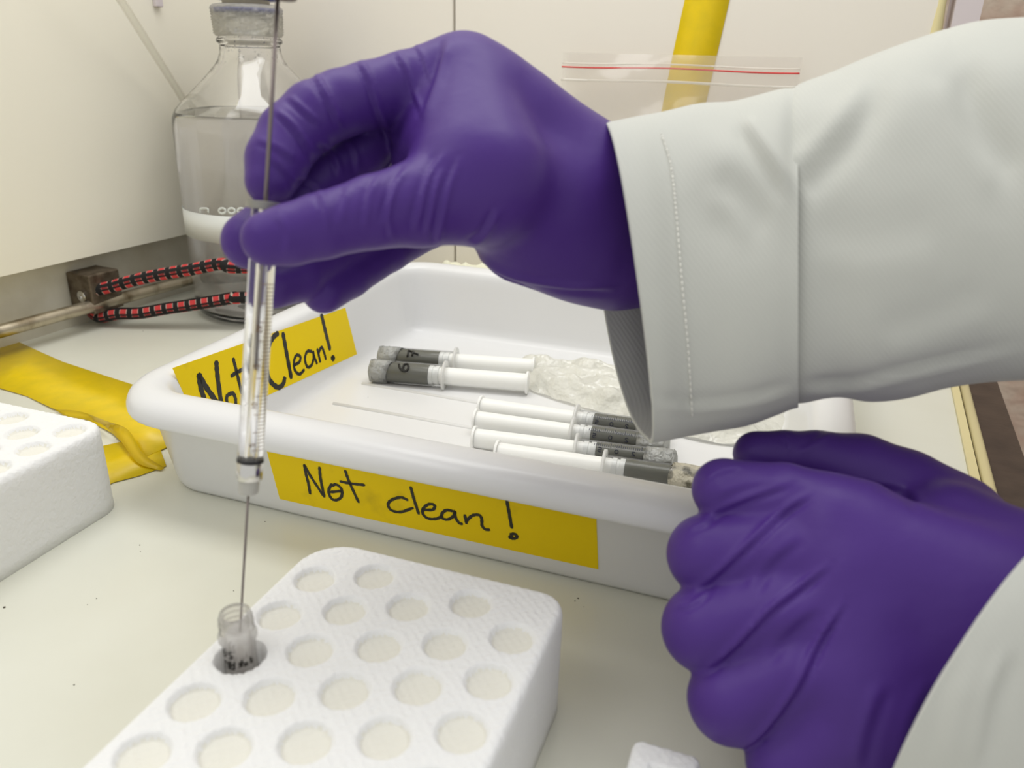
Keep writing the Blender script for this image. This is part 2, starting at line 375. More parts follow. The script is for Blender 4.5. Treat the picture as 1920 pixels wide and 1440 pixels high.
# inner label: on the inside of the left wall
pa, pb = np.array([TX0 + 25.5, 0, 13.]), np.array([TX0 + 21.6, 0, 40.])
nl_ = nrm(np.cross(pb - pa, np.array([0, 1., 0]))); nl_ = nl_ if nl_[0] > 0 else -nl_
hitl = lambda x, y: PPL(x, y, pa, nl_)
A = [hitl(323 + (647 - 323) * t, 690 + (577 - 690) * t) for t in (0, .25, .5, .75, 1)]
B = [hitl(355 + (669 - 355) * t, 809 + (664 - 809) * t) for t in (0, .25, .5, .75, 1)]
B[0] = hitl(370, 800)
lab2 = mesh('tape_label', *slab(np.array(A) + nl_ * .05, np.array(B) + nl_ * .05, nl_, .15), M_ylabel, tray, smooth=False)
k1 = 1920 / 380.; cv1 = lambda x, y: (320 + x / k1, 560 + y / k1)
L = [[(262, 715), (280, 840), (330, 1000), (345, 1060)], [(262, 715), (340, 850), (470, 1030)], [(428, 595), (440, 740), (480, 1030)],
     (2.1, [(555, 900), (525, 935), (540, 1010), (575, 1050), (605, 1030), (612, 960), (590, 900), (555, 900)]),
     (2.1, [(588, 565), (620, 690), (670, 900)]), (2.1, [(568, 735), (620, 700), (700, 660)]),
     [(1015, 325), (965, 370), (925, 450), (905, 560), (910, 690), (940, 780), (1010, 840), (1060, 810), (1080, 740)],
     [(1060, 325), (1095, 520), (1140, 760)],
     (1.9, [(1165, 630), (1215, 600), (1225, 550), (1190, 535), (1165, 590), (1170, 670), (1215, 715), (1265, 670)]),
     (1.9, [(1335, 500), (1290, 500), (1268, 570), (1290, 645), (1330, 630), (1350, 560), (1345, 500), (1360, 560), (1385, 620)]),
     (1.9, [(1385, 475), (1400, 540), (1415, 605)]), (1.9, [(1395, 520), (1425, 460), (1450, 510), (1468, 580)]),
     [(1425, 150), (1460, 300), (1508, 490)], (2.0, [(1530, 545), (1545, 560), (1535, 580), (1522, 562), (1535, 548)])]
mesh('lettering', *strokes(L, cv1, lambda x, y: hitl(x, y) + nl_ * .15, nl_, 3.0), M_ink, lab2, smooth=False)

# ------------------------------------------------------------------ polystyrene blocks (height fields with dimples)
PITS = []
def foam_pits(V, Fq, holes):
    c = V[np.array([f[:4] for f in Fq[:-1]])].mean(1); m = np.zeros(len(Fq), int)
    for hx, hy, hr, hd in holes:
        if hd < 5: m[:-1][np.hypot(c[:, 0] - hx, c[:, 1] - hy) < hr - .3] = 1
    PITS.append(m)
def foam_paint(o):
    o.data.materials.append(M_foamc); o.data.polygons.foreach_set('material_index', PITS.pop(0)); o.data.update()
def foam(name, x0, x1, y0, y1, ztop, rc, holes, step=.5, er=2.2, parent=None, rect=None):
    """holes = [(x, y, radius, depth)]; rc = corner radii (back-left, back-right, front-left, front-right)"""
    nx, ny = int((x1 - x0) / step) + 1, int((y1 - y0) / step) + 1
    ys = np.linspace(y0, y1, ny); u = np.linspace(0, 1, nx)
    def ext(y, r0, r1, side):     # inset of the side at this y
        for yc, r, s in ((y1 - r1, r1, 1), (y0 + r0, r0, -1)):
            dd = (y - yc) * s
            if dd > 0: return r - math.sqrt(max(r * r - dd * dd, 0))
        return 0
    xa = np.array([x0 + ext(y, rc[2], rc[0], 0) for y in ys]); xb = np.array([x1 - ext(y, rc[3], rc[1], 1) for y in ys])
    X = xa[:, None] + (xb - xa)[:, None] * u[None]; Yg = np.repeat(ys[:, None], nx, 1)
    # distance to the outline, rounded at each corner
    cx, cy = (x0 + x1) / 2, (y0 + y1) / 2; qx, qy = X - cx, Yg - cy
    rr = np.where(qx < 0, np.where(qy > 0, rc[0], rc[2]), np.where(qy > 0, rc[1], rc[3]))
    ax, ay = np.abs(qx) - (x1 - x0) / 2 + rr, np.abs(qy) - (y1 - y0) / 2 + rr
    dist = -(np.minimum(np.maximum(ax, ay), 0) + np.hypot(np.maximum(ax, 0), np.maximum(ay, 0)) - rr)
    d = np.clip(dist, 0, er); Z = ztop - er + np.sqrt(np.maximum(er * er - (er - d) ** 2, 0))
    Z += .10 * np.random.rand(*Z.shape) + .12 * np.sin(X * 1.9) * np.sin(Yg * 2.1)
    for hx, hy, hr, hd in holes:
        q = np.hypot(X - hx, Yg - hy) - hr; ed_ = .7 if hd < 5 else .25
        tt = np.clip((q + ed_) / (2 * ed_), 0, 1); tt = tt * tt * (3 - 2 * tt)
        Z -= hd * (1 - tt) * (1 + (0 if hd > 5 else .12) * np.clip(-q / hr, 0, 1))
    if rect:
        for hx, hy, ax_, ay_, hd in rect:
            q = np.maximum(np.abs(X - hx) - ax_, np.abs(Yg - hy) - ay_); tt = np.clip((q + 1) / 2, 0, 1); Z -= hd * (1 - tt * tt * (3 - 2 * tt))
    V = np.stack([X, Yg, Z], -1).reshape(-1, 3); idx = np.arange(nx * ny).reshape(ny, nx)
    Fq = np.stack([idx[:-1, :-1], idx[:-1, 1:], idx[1:, 1:], idx[1:, :-1]], -1).reshape(-1, 4).tolist()
    bd = list(idx[0]) + list(idx[1:, -1]) + list(idx[-1, ::-1][1:]) + list(idx[::-1, 0][1:-1])
    nb = len(bd); n0 = len(V); low = []
    for lev in range(1, 9):
        q = V[bd].copy(); q[:, 2] = q[:, 2] * (1 - lev / 8) + 0 * lev; q[:, 0] += .12 * (np.random.rand(nb) - .5) * (lev < 8); low.append(q)
    V = np.vstack([V] + low); prev = bd
    for lev in range(8):
        cur = [n0 + lev * nb + k for k in range(nb)]
        Fq += [(prev[k], cur[k], cur[(k + 1) % nb], prev[(k + 1) % nb]) for k in range(nb)]; prev = cur
    Fq.append(tuple(prev[::-1])); foam_pits(V, Fq, holes)
    return V, Fq
cols = {-123.7: [173.6, 155, 119, 101.5, 83.5], -107.2: [181.6, 163.8, 145.5, 127.2, 109.5, 91.5, 73.5], -90.6: [172, 153.8, 135.8, 118, 100, 82],
        -73.8: [180.2, 161.2, 144, 126, 108, 90, 72], -57.2: [170.4, 152.4, 134.2, 116, 98, 80]}
holes = [(x, y, 6.1 + .15 * math.sin(x + y), 1.9) for x, ys in cols.items() for y in ys]
VH = (-123.3, 136.6)
holes.append((VH[0], VH[1], 6.5, 30.))
rack = mesh('tube_rack', *foam('r', -134.5, -47.0, 62, 194.3, 39.2, (15, 9, 10, 10), holes, .45), M_foam)
foam_paint(rack); tag(rack, 'white polystyrene tube rack with round dimples, in front of the tray', 'tube rack')
rX = [-277.5, -294.2, -310.8, -327.4, -344]
h2 = [(x, y, 6.1, 1.9) for i, x in enumerate(rX) for y in [224.6 - (i % 2) * 9 - 18.2 * k for k in range(7)]]
rack2 = mesh('tube_rack', *foam('r', -361, -266.5, 90, 237, 39.6, (9, 13, 9, 9), h2, .7, er=3), M_foam)
foam_paint(rack2); tag(rack2, 'white polystyrene tube rack at the left edge, beside the yellow tape', 'tube rack')
a, b_ = PL(1190, 1392, 16), PL(1316, 1400, 16)
blk = mesh('foam_block', *foam('r', a[0] - .5, b_[0] + .5, a[1] - 34, a[1] + 2, 16, (3, 3, 3, 3), [], .5, 1.8, rect=[((a[0] + b_[0]) / 2 + 1.5, a[1] - 15, 4.6, 9, 4.5)]), M_foam)
tag(blk, 'small white polystyrene block with a square hollow, below the lower glove', 'foam block')

# ------------------------------------------------------------------ vial in the rack
vc = np.array([VH[0] - .9, VH[1] + 1.0, 0])
vial = thing('sample_vial', 'small open frosted vial with black handwriting standing in the rack', 'vial', (vc[0], vc[1], 9.5))
up = (0, 0, 1)
pr = [(0, 0.01), (0, 3.6), (.8, 4.4), (33.5, 4.4), (34.5, 4.6), (35.3, 5.15), (36.4, 5.15), (36.9, 4.3), (37.5, 4.05), (38.1, 4.7), (38.8, 4.05), (39.4, 4.0), (40.0, 4.65), (40.7, 4.0), (41.2, 3.95), (41.7, 4.5), (42.4, 3.95), (43.2, 4.0),
      (43.3, 3.7), (43, 3.45), (33, 3.4), (1.5, 3.4), (1.0, .01)]
mesh('vial_body', *lathe(pr, (vc[0], vc[1], 9.5), up, 40), M_vial, vial)
def hit_cyl(c, r):
    def h(x, y):
        q = ray(x, y); a = q[0] ** 2 + q[1] ** 2; bb = 2 * (q[0] * (C0[0] - c[0]) + q[1] * (C0[1] - c[1])); cc = (C0[0] - c[0]) ** 2 + (C0[1] - c[1]) ** 2 - r * r
        D = max(bb * bb - 4 * a * cc, 0); return C0 + q * ((-bb - math.sqrt(D)) / (2 * a))
    return h
k3 = 1371 / 200.; cv3 = lambda x, y: (360 + x / k3, 1080 + y / k3)
L = [[(440, 930), (405, 960), (415, 1020), (440, 1020), (440, 980), (410, 980)], [(520, 980), (480, 985), (485, 1015), (515, 1030), (510, 1060), (475, 1050)],
     [(425, 1080), (430, 1190)], [(430, 1080), (470, 1130), (480, 1190), (480, 1090)], [(500, 1100), (505, 1195)], [(500, 1150), (540, 1150), (545, 1195), (505, 1190)], [(545, 1105), (548, 1190)],
     [(630, 1110), (605, 1125), (635, 1150), (600, 1175)], [(640, 1080), (645, 1165)], [(620, 1120), (665, 1110)], [(665, 1125), (680, 1120), (685, 1150), (665, 1150)], [(715, 1100), (695, 1120), (720, 1140)], [(745, 1035), (755, 1120)], [(780, 1060), (750, 1085), (780, 1100)]]
mesh('handwriting', *strokes(L, cv3, hit_cyl(vc, 4.4), lambda p: nrm([p[0] - vc[0], p[1] - vc[1], 0]), .5, .06), M_ink, vial, smooth=False)

# ------------------------------------------------------------------ glass microlitre syringe held in the hand
A0, B0 = P(450, 1187, 219), P(492, 480, 200)
ax = nrm(B0 - A0)
def on_axis(px, py):          # station on the syringe's axis nearest to the sight line
    r = nrm(ray(px, py)); w0 = A0 - C0; b_ = ax.dot(r); return (b_ * r.dot(w0) - ax.dot(w0)) / (1 - b_ * b_)
sh0, sh1, sb0, sb1 = on_axis(464, 925), on_axis(465, 898), on_axis(467, 862), on_axis(497, 392)
sy = thing('glass_syringe', 'thin glass microlitre syringe with steel needle held over the vial', 'syringe', A0)
mesh('needle', *lathe([(0, .01), (.6, .33), (sh0 + 2, .33)], A0, ax, 14, cap1=True), M_rod, sy)
mesh('needle_hub', *lathe([(sh0, 2.2), (sh0 + .4, 2.6), (sh1, 2.75), (sh1 + .3, 2.75)], A0, ax, 32, cap0=True, cap1=True), M_hub, sy, sharp=40)
mesh('metal_collar', *lathe([(sh1, 3.2), (sh1 + .3, 3.35), (sb0 - .9, 3.35), (sb0 - .6, 3.1), (sb0 + .2, 3.1)], A0, ax, 32, cap0=True, cap1=True), M_chrome, sy, sharp=40)
mesh('rubber_ring', *lathe([(sb0 - .55, 3.25), (sb0 - .5, 3.5), (sb0 + .3, 3.5), (sb0 + .4, 3.2)], A0, ax, 32, cap0=True, cap1=True), M_dark, sy)
brl = mesh('glass_barrel', *lathe([(sb0, 1.0), (sb0, 3.3), (sb1, 3.3), (sb1, 1.0)], A0, ax, 48, closed=True), M_glass, sy, sharp=40)
# graduation: ticks round the barrel and numerals
su = nrm(np.cross(ax, nrm(C0 - B0))); sv = np.cross(su, ax); sv = sv if sv.dot(C0 - B0) > 0 else -sv
parts = []
nt_ = 46
for k in range(nt_):
    s = sb0 + 3.5 + (sb1 - sb0 - 22) * k / (nt_ - 1); lo, hi = (25, 78) if k % 5 else (5, 80)
    q = []
    for t in np.linspace(math.radians(lo), math.radians(hi), 5): q.append(A0 + ax * s + (-su * -math.sin(t) * (1 if su.dot(R[:, 0] if False else ray(1060, 720) - ray(960, 720)) > 0 else -1) + sv * math.cos(t)) * 3.33)
    q = np.array(q); parts.append(slab(q - ax * .11, q + ax * .11, sv, .05))
mesh('graduation', *join(parts), M_scaleb, sy, smooth=False)
pj = []
digits = {'5': [[(1, 2), (0, 2), (0, 1.1), (.8, 1.1), (1, .6), (.7, 0), (0, .1)]], '1': [[(.5, 2), (.5, 0)]], '0': [[(.5, 2), (0, 1.5), (0, .5), (.5, 0), (1, .5), (1, 1.5), (.5, 2)]], '2': [[(0, 1.6), (.5, 2), (1, 1.5), (0, 0), (1, 0)]]}
sgn = 1 if su.dot(ray(1060, 720) - ray(960, 720)) > 0 else -1
for txt, (qx, qy) in (('5', (463, 828)), ('10', (469, 757)), ('15', (475, 686)), ('20', (481, 615))):
    s = on_axis(qx, qy); x0 = -.9 * len(txt) / 2
    for chn in txt:
        for st in digits[chn]:
            q = np.array([A0 + ax * (s + (x0 + u) * .75) + (su * sgn * (-(v - 1) * .62 + .2)) + sv * 3.3 for u, v in st])
            m_ = len(q)
            for i in range(m_ - 1): pj.append(tube([q[i], q[i + 1]], .14, 5)[:2])
        x0 += 1.3
mesh('numerals', *join(pj), M_scaleb, sy)
s_dark = on_axis(478, 690)
mesh('plunger_rod', *lathe([(s_dark, .42), (sb1, .42), (sb1 + .2, .55), (on_axis(520, -7), .5)], A0, ax, 20, cap0=True, cap1=True), M_rod, sy)
mesh('barrel_flange', *lathe([(sb1 - .2, 3.4), (sb1, 4.6), (sb1 + 1.8, 4.6), (sb1 + 2.0, 1.2)], A0, ax, 40, cap0=True, cap1=True), mat('grey_flange', (150, 148, 140), .4, metal=.5), sy, sharp=40)
st = on_axis(520, -7)
mesh('plunger_button', *lathe([(st - .3, 1.0), (st, 4.4), (st + 1.6, 4.4), (st + 1.9, 3.8)], A0, ax, 32, cap0=True, cap1=True), M_rod, sy, sharp=40)

# ------------------------------------------------------------------ plastic syringes lying in the tray
def pln(px, py, z): return PL(px, py, z)
def plastic_syringe(label, tip, flange, end, z, r, zt=None, cap='film', marks=None, scale=True, paste=(.12, .8), side=0):
    """tip / flange / end: picture points of the closed end, the finger flange and the thumb rest, axis at height z"""
    a, f_, e = pln(*tip, zt or z), pln(*flange, z), pln(*end, z)
    d = nrm(f_ - a); Lb = np.linalg.norm(f_ - a); Le = (e - a).dot(d)
    t = thing('plastic_syringe', label, 'syringe', (a[0], a[1], z - r), 'plastic syringes of grey paste in the tray')
    mesh('barrel', *lathe([(0, .4), (0, 2), (.6, r * .9), (1.6, r), (Lb, r)], a, d, 36), M_barrel, t)
    mesh('paste', *lathe([(1.6, .1), (1.8, r * .8), (2.6, r - .75), (Lb * paste[1], r - .75), (Lb * paste[1] + .1, .1)], a, d, 36), M_paste, t, sharp=50)
    # flange: two-lobed plate
    u, v = frame_of(d); V, Fc = lathe([(Lb - .2, r * .9), (Lb - .2, r), (Lb - .2, r + 2.6), (Lb + 1.2, r + 2.6), (Lb + 1.2, r - .5)], a, d, 40)
    V = np.array(V); rel = V - a; s = rel @ d; rad = rel - s[:, None] * d; rn = np.linalg.norm(rad, axis=1)
    z_ = rad[:, 2] / (rn + 1e-6); sel = rn > r + .1
    V[sel] = (a + s[:, None] * d + rad * (1 - .0 * np.abs(z_))[:, None])[sel]
    V[:, 2] = np.clip(V[:, 2], z - r, None)
    mesh('flange', V, Fc, M_plung, t)
    # plunger: cruciform rod, stopper disc, thumb rest
    rp = r * .86; V, Fc = [], []
    s0, s1 = Lb * paste[1] + 1, Le
    mesh('plunger_seal', *lathe([(s0 - .8, rp * .5), (s0 - .8, rp), (s0 + 1.6, rp), (s0 + 1.8, rp * .9), (s0 + 3.0, rp * .9), (s0 + 3.2, rp), (s0 + 5.4, rp)], a, d, 30, True, True), M_seal, t, sharp=40)
    prts = []
    prts = [lathe([(s0 + 5.4, rp * .85), (s0 + 6.5, rp * .92), (s1, rp * .92)], a, d, 36)]
    mesh('plunger', *join(prts), M_milky, t)
    mesh('thumb_rest', *lathe([(s1, r * .7), (s1 + .1, r + .0), (s1 + 1.3, r + .0), (s1 + 1.5, r * .8)], a, d, 36, True, True), M_milky, t, sharp=50)
    # sealing film wrapped round the closed end
    if cap:
        lc = Lb * (.28 if cap == 'film' else .34); V, Fc = lathe([(-1.2, .2), (-.9, r * .55), (.2, r * 1.0), (lc * .3, r + .35), (lc * .7, r + .3), (lc, r + .12), (lc - .1, r + .02)], a, d, 40)
        V = np.array(V); rel = V - a; s = rel @ d; rad = rel - s[:, None] * d
        k_ = np.arctan2(rad @ v, rad @ u); V += d[None] * (np.sin(k_ * 1 + 1) * lc * .14 * (s > lc * .5))[:, None]
        V += rad * (.05 * np.sin(k_ * 5 + s * 1.3) + (.10 if cap != 'film' else 0) * np.sin(k_ * 3 - s))[:, None]
        mesh('sealing_film', V, Fc, M_para if cap == 'film' else M_paradirty, t)
        if cap == 'film':
            pk = [tube(spline([a + d * (s_ + .5 * math.sin(q * 2 + ph)) + (u * math.cos(q) + v * math.sin(q)) * (r + .45) for q in np.linspace(ph, ph + 3.6, 9)], 30), .16, 6)[:2] for s_, ph in ((1.5, 0), (lc * .5, 1.5), (lc * .75, 3), (lc * .9, 4.4), (lc * .4, 5.2))]
            mesh('film_creases', *join(pk), M_para, t)
    facing = nrm((C0 - a) - d * (C0 - a).dot(d)); wv_ = np.cross(d, facing)
    def surf(s, ang, rr=r + .05): return a + d * s + (facing * math.cos(ang) + wv_ * math.sin(ang)) * rr
    if scale:
        prts = []
        for k in range(24):
            s = Lb * (.34 + .5 * k / 24); big = k % 5 == 0
            q = np.array([surf(s, side + g) for g in np.linspace(.45, .85 if big else .68, 4)]); prts.append(slab(q - d * .16, q + d * .16, facing, .03))
        mesh('graduation', *join(prts), M_scale, t, smooth=False)
        prts = []
        for j, chs in enumerate(('2', '0', '5')):
            for st_ in digits[chs]:
                q = [surf(Lb * (.42 + j * .17) + (uu - .5) * 1.6, side + .1 + (vv - 1) * .17) for uu, vv in st_]
                for i in range(len(q) - 1): prts.append(tube([q[i], q[i + 1]], .2, 5)[:2])
        mesh('numerals', *join(prts), M_scale, t)
    if marks:
        rot = {'6': [[(.9, 1.9), (.3, 1.5), (0, .6), (.4, 0), (1, .3), (.9, .9), (.3, 1.0), (.05, .6)]], '7': [[(0, 2), (1, 2), (.4, 0)], [(.15, 1.1), (.9, 1.1)]]}[marks]
        prts = []
        for st_ in rot:      # the digit lies with its foot towards the flange
            q = np.array([surf(Lb * .47 - (vv - 1) * 3.4, -.5 - (uu - .5) * .75, r + .12) for uu, vv in st_])
            if len(st_) > 3: q = spline(q, 20)
            for i in range(len(q) - 1): prts.append(tube([q[i], q[i + 1]], .7, 6)[:2])
        mesh('handwriting', *join(prts), M_ink, t)
    return t
plastic_syringe('paste syringe marked 6, in front of the one marked 7', (696, 694), (833, 705), (984, 724), 10.2, 6.9, marks='6', scale=False)
plastic_syringe('paste syringe marked 7, lying behind the one marked 6', (712, 668), (853, 678), (995, 698), 10.4, 6.6, marks='7', scale=False)
plastic_syringe('rearmost of the four paste syringes pointing right, half under the cuff', (1248, 812), (1082, 788), (893, 775), 9.6, 6.2)
plastic_syringe('second of the four right-pointing paste syringes, its film end below the cuff corner', (1252, 838), (1075, 813), (885, 800), 9.8, 6.3)
plastic_syringe('third of the four right-pointing paste syringes, white film round its end', (1266, 868), (1082, 845), (888, 828), 9.6, 6.3, side=.2)
plastic_syringe('frontmost paste syringe with dirty torn film, its end beside the lower glove', (1330, 905), (1134, 877), (934, 850), 9.8, 6.4, cap='dirty', scale=False)

# crumpled sheets
def crumple(pts_back, pts_front, nx, ny, amp, z0, seed, sc=.06, lift=None):
    rs = np.random.RandomState(seed); U = np.linspace(0, 1, nx); Vv = np.linspace(0, 1, ny)
    Ab, Af = spline(pts_back, nx), spline(pts_front, nx)
    G = Ab[None] * (1 - Vv)[:, None, None] + Af[None] * Vv[:, None, None]
    Z = np.zeros((ny, nx)); X, Y = G[..., 0], G[..., 1]
    for k in range(14):
        a = rs.rand() * math.pi; f_ = sc * (1 + 3 * rs.rand()); ph = rs.rand() * 6; wv_ = (X * math.cos(a) + Y * math.sin(a)) * f_ * 2 + ph + 1.2 * np.sin((X * -math.sin(a) + Y * math.cos(a)) * f_ * 1.3)
        Z += (1 - 2 * np.abs(((wv_ / math.pi) % 2) - 1)) * amp / (1 + k * .3) * .4
    Z -= Z.min(); edge = np.minimum(np.minimum(U[None], 1 - U[None]) * 6, 1) * np.minimum(np.minimum(Vv[:, None], 1 - Vv[:, None]) * 5, 1)
    G[..., 2] = z0 + Z * (.25 + .75 * edge) + (lift * np.sin(math.pi * U)[None] * edge if lift else 0)
    G[..., 0] += rs.randn(ny, nx) * .12; G[..., 1] += rs.randn(ny, nx) * .12
    idx = np.arange(nx * ny).reshape(ny, nx)
    Fq = np.stack([idx[:-1, :-1], idx[:-1, 1:], idx[1:, 1:], idx[1:, :-1]], -1).reshape(-1, 4).tolist()
    return G.reshape(-1, 3), Fq
V, Fq = crumple([PL(x, y, 4) for x, y in ((935, 690), (1000, 682), (1150, 700), (1350, 735), (1520, 775))], [PL(x, y, 4) for x, y in ((1000, 735), (1060, 755), (1180, 788), (1330, 830), (1480, 838))], 110, 40, 3.4, 3.4, 3, lift=7)
tag(mesh('crumpled_film', V, Fq, M_crumple), 'crumpled translucent white wrapping film lying in the tray', 'film')
V, Fq = crumple([(-330, 592, 0), (-260, 592, 0), (-190, 592, 0), (-120, 592, 0)], [(-320, 534, 0), (-260, 534, 0), (-190, 534, 0), (-130, 534, 0)], 80, 40, 6, 0, 5, sc=.05, lift=34)
V[:, 2] = np.maximum(V[:, 2] * (.55 + .45 * np.clip((592 - V[:, 1]) / 30, 0, 1)), .3)
tag(mesh('paper_wipe', V, Fq, mat('cream_tissue', (232, 230, 206), .8, bump=[(200, .5, .002, 3)])), 'crumpled cream paper wipe showing behind the far rim of the tray', 'wipe')

# ------------------------------------------------------------------ bottle
BX, BY = -391., 525.
bot = thing('glass_bottle', 'large clear glass bottle of water with ribbed pouring cap', 'bottle', (BX, BY, 0))
og = [(0, .1), (0, 50), (1, 55), (4, 58.5), (8, 60), (141, 60), (147, 59.3), (152, 57), (157, 52.5), (163, 46), (170, 38.5), (177, 31.5), (183, 26), (187, 23.3), (191, 21.8), (196, 21.3),
      (197.5, 21.6), (198.2, 23), (199.5, 23.4), (201, 22.8), (201.8, 21.2), (203, 20.8), (216, 20.6), (217, 20)]
ig = [(217, 17.5), (203, 17.6), (196, 18), (191, 18.8), (187, 20.3), (183, 23), (177, 28.7), (170, 35.8), (163, 43.2), (157, 49.7), (152, 54.2), (147, 56.4), (141, 57), (12, 57), (7, 54), (6, 48), (7, 20), (8.5, .1)]
mesh('bottle_glass', *lathe(og + ig, (BX, BY, 0), up, 96), M_glass, bot)
wz = 149.
mesh('water', *lathe([(7.4, .1), (6.4, 48), (7.4, 54.4), (12, 57.4), (141, 57.4), (147, 56.8), (wz + .6, 55.7), (wz, 54.6), (wz - .3, 50), (wz - .3, .1)], (BX, BY, 0), up, 96), M_water, bot)
# white band and mirrored volume print, wrapped on the near side
hb = hit_cyl((BX, BY), 60.15)
def ang(px, py): q = hb(px, py); return math.atan2(q[1] - BY, q[0] - BX), q[2]
aL, zt_ = ang(380, 408); zt_ = hb(430, 406)[2]; zb_ = hb(430, 458)[2]; a0, a1 = math.radians(198), math.radians(300)
q = [a0 + (a1 - a0) * k / 40 for k in range(41)]
A = [(BX + 60.2 * math.cos(t), BY + 60.2 * math.sin(t), zb_) for t in q]; B = [(BX + 60.2 * math.cos(t), BY + 60.2 * math.sin(t), zt_) for t in q]
A2 = [(BX + 60.35 * math.cos(t), BY + 60.35 * math.sin(t), zb_) for t in q]; B2 = [(BX + 60.35 * math.cos(t), BY + 60.35 * math.sin(t), zt_) for t in q]
m_ = 41; V = A + B + A2 + B2; Fc = []
for i in range(40): Fc += [(i, m_ + i, m_ + i + 1, i + 1), (2 * m_ + i, 2 * m_ + i + 1, 3 * m_ + i + 1, 3 * m_ + i), (i, i + 1, 2 * m_ + i + 1, 2 * m_ + i), (m_ + i, 3 * m_ + i, 3 * m_ + i + 1, m_ + i + 1)]
Fc += [(0, 2 * m_, 3 * m_, m_), (m_ - 1, 2 * m_ - 1, 4 * m_ - 1, 3 * m_ - 1)]
mesh('print_band', V, Fc, mat('band_print', (226, 228, 224), .45), bot)
cvi = lambda x, y: (x / 3., y / 3.)
oo = lambda cx: [(cx + 26 * math.cos(t) * .75, 1186 + 15 * math.sin(t)) for t in np.linspace(0, 2 * math.pi, 9)]
L = [[(1128, 1198), (1128, 1176), (1150, 1172), (1170, 1176), (1172, 1198)], oo(1250), oo(1303), oo(1356), oo(1409), [(1455, 1172), (1455, 1198)]]
mesh('volume_print', *strokes(L, cvi, hit_cyl((BX, BY), 60.2), lambda p: nrm([p[0] - BX, p[1] - BY, 0]), 1.5, .1), M_print, bot)
# ribbed translucent cap ring, seal and blue connector
pr = [(202.3, 21.8), (202.3, 23.2)] + [(203.3 + k * .87, 23.5 + .9 * k / 20 + (.55 if k % 2 else 0)) for k in range(20)] + [(221.4, 24.4), (222.9, 23.2), (223.4, 20), (223.2, 16), (221.9, 16), (221.6, 20), (220, 21.4), (204, 21.6)]
V, Fc = lathe(pr, (BX, BY, 0), up, 120, closed=True)
V = np.array(V); rad = V[:, :2] - (BX, BY); rn = np.linalg.norm(rad, axis=1); an = np.arctan2(rad[:, 1], rad[:, 0])
sel = (rn > 23) & (V[:, 2] > 204) & (V[:, 2] < 221.5); V[sel, :2] += (rad / rn[:, None] * (.5 * np.sign(np.sin(an * 60)))[:, None])[sel]
cap = mesh('pouring_cap', V, Fc, M_pp, bot)
mesh('blue_seal', *lathe([(217.6, 12), (217.8, 22.4), (220.8, 22.8), (221.2, 12)], (BX, BY, 0), up, 64, True, True), M_blue, cap)
mesh('connector_neck', *lathe([(220, 13), (223, 16.2), (225.5, 16.6), (229, 16)], (BX, BY, 0), up, 64, True, True), mat('pale_neck', (206, 196, 170), .4), cap)
mesh('blue_screw_cap', *lathe([(226.4, 14), (226.2, 21.5), (227.2, 22.6), (243, 22.6), (244.5, 21)], (BX, BY, 0), up, 64, True, True), M_blue, cap, sharp=50)
# droplets inside the neck
rs = np.random.RandomState(8); parts = []
for k in range(70):
    t = rs.rand() * 6.283; z = 184 + rs.rand() * 17; rr = np.interp(z, [183, 187, 191, 196, 203], [22.8, 20.1, 18.6, 17.8, 17.4]); r_ = .25 + rs.rand() * .7
    c = np.array([BX + rr * math.cos(t), BY + rr * math.sin(t), z]); parts.append(lathe([(-r_, .02), (-r_ * .7, r_ * .7), (0, r_), (r_ * .7, r_ * .7), (r_, .02)], c, (math.cos(t), math.sin(t), 0), 8))
dr = mesh('condensation', *join(parts), M_water, bot); dr['kind'] = 'stuff'

# ------------------------------------------------------------------ rod, bracket, cord
ra, rb = PL(0, 621, 17.5), PL(354, 525, 17.5)
rd = nrm(rb - ra)
rod = thing('support_rod', 'worn steel rod running along the foot of the left wall', 'rod', ra)
mesh('rod', *lathe([(-160, 4.6), (0, 4.6), (300, 4.6), (301, 4)], ra, rd, 32, True, True), M_steel, rod, sharp=50)
bc = PL(193, 560, 24); yb = bc[1]
# bracket: steel block bolted to the wall behind the rod
br = mesh('bracket', *wall_box(yb - 2, yb + 24, .5, 24, 12, 41), M_steelb, rod, smooth=False)
md = br.modifiers.new('b', 'BEVEL'); md.width = .0012; md.segments = 2
fx = [wall_pt(yb - 2.6, 6, 16), wall_pt(yb - 2.6, 22, 16), wall_pt(yb - 2.6, 22, 34), wall_pt(yb - 2.6, 6, 34)]
c_ = wall_pt(yb - 2, 15, 25)
mesh('screw', *lathe([(-.5, 4.2), (1.6, 4.2), (2.2, 3.4), (2.2, 1.8), (1.0, 1.7)], c_, -wd, 24, True, True), M_chrome, br, sharp=40)
hc = hit_cyl((BX, BY), 66)
def front(px, py): return hc(px, py)
lo = front(440, 558)[2]; hi = front(400, 498)[2]
def circ(deg, z, r=66): t = math.radians(deg); return np.array([BX + r * math.cos(t), BY + r * math.sin(t), z])
dr_ = lambda px, py, off: None
r0 = PL(186, 569, 17.5); dz = np.array([0, 0, 1.])
rs_ = nrm(np.cross(rd, dz)); rs_ = rs_ if rs_[0] > 0 else -rs_   # towards the room, square to the rod
path = [circ(12, hi - 2), circ(-30, hi), circ(-75, hi), front(415, 495), front(372, 503)]
dep = lambda q: -((np.array(q) - C0) @ R)[2]
rt, rl = r0 + dz * 10 + rs_ * 6, r0 - dz * 9 + rs_ * 5
d0, d1 = dep(rt), dep(path[-1]); d2, d3 = dep(rl), dep(front(440, 558))
path = path[:4]; d1 = dep(path[-1])
for px_, py_ in ((360, 505), (300, 515), (250, 526), (215, 536)): path.append(P(px_, py_, d1 + (d0 - d1) * (415 - px_) / 220.))
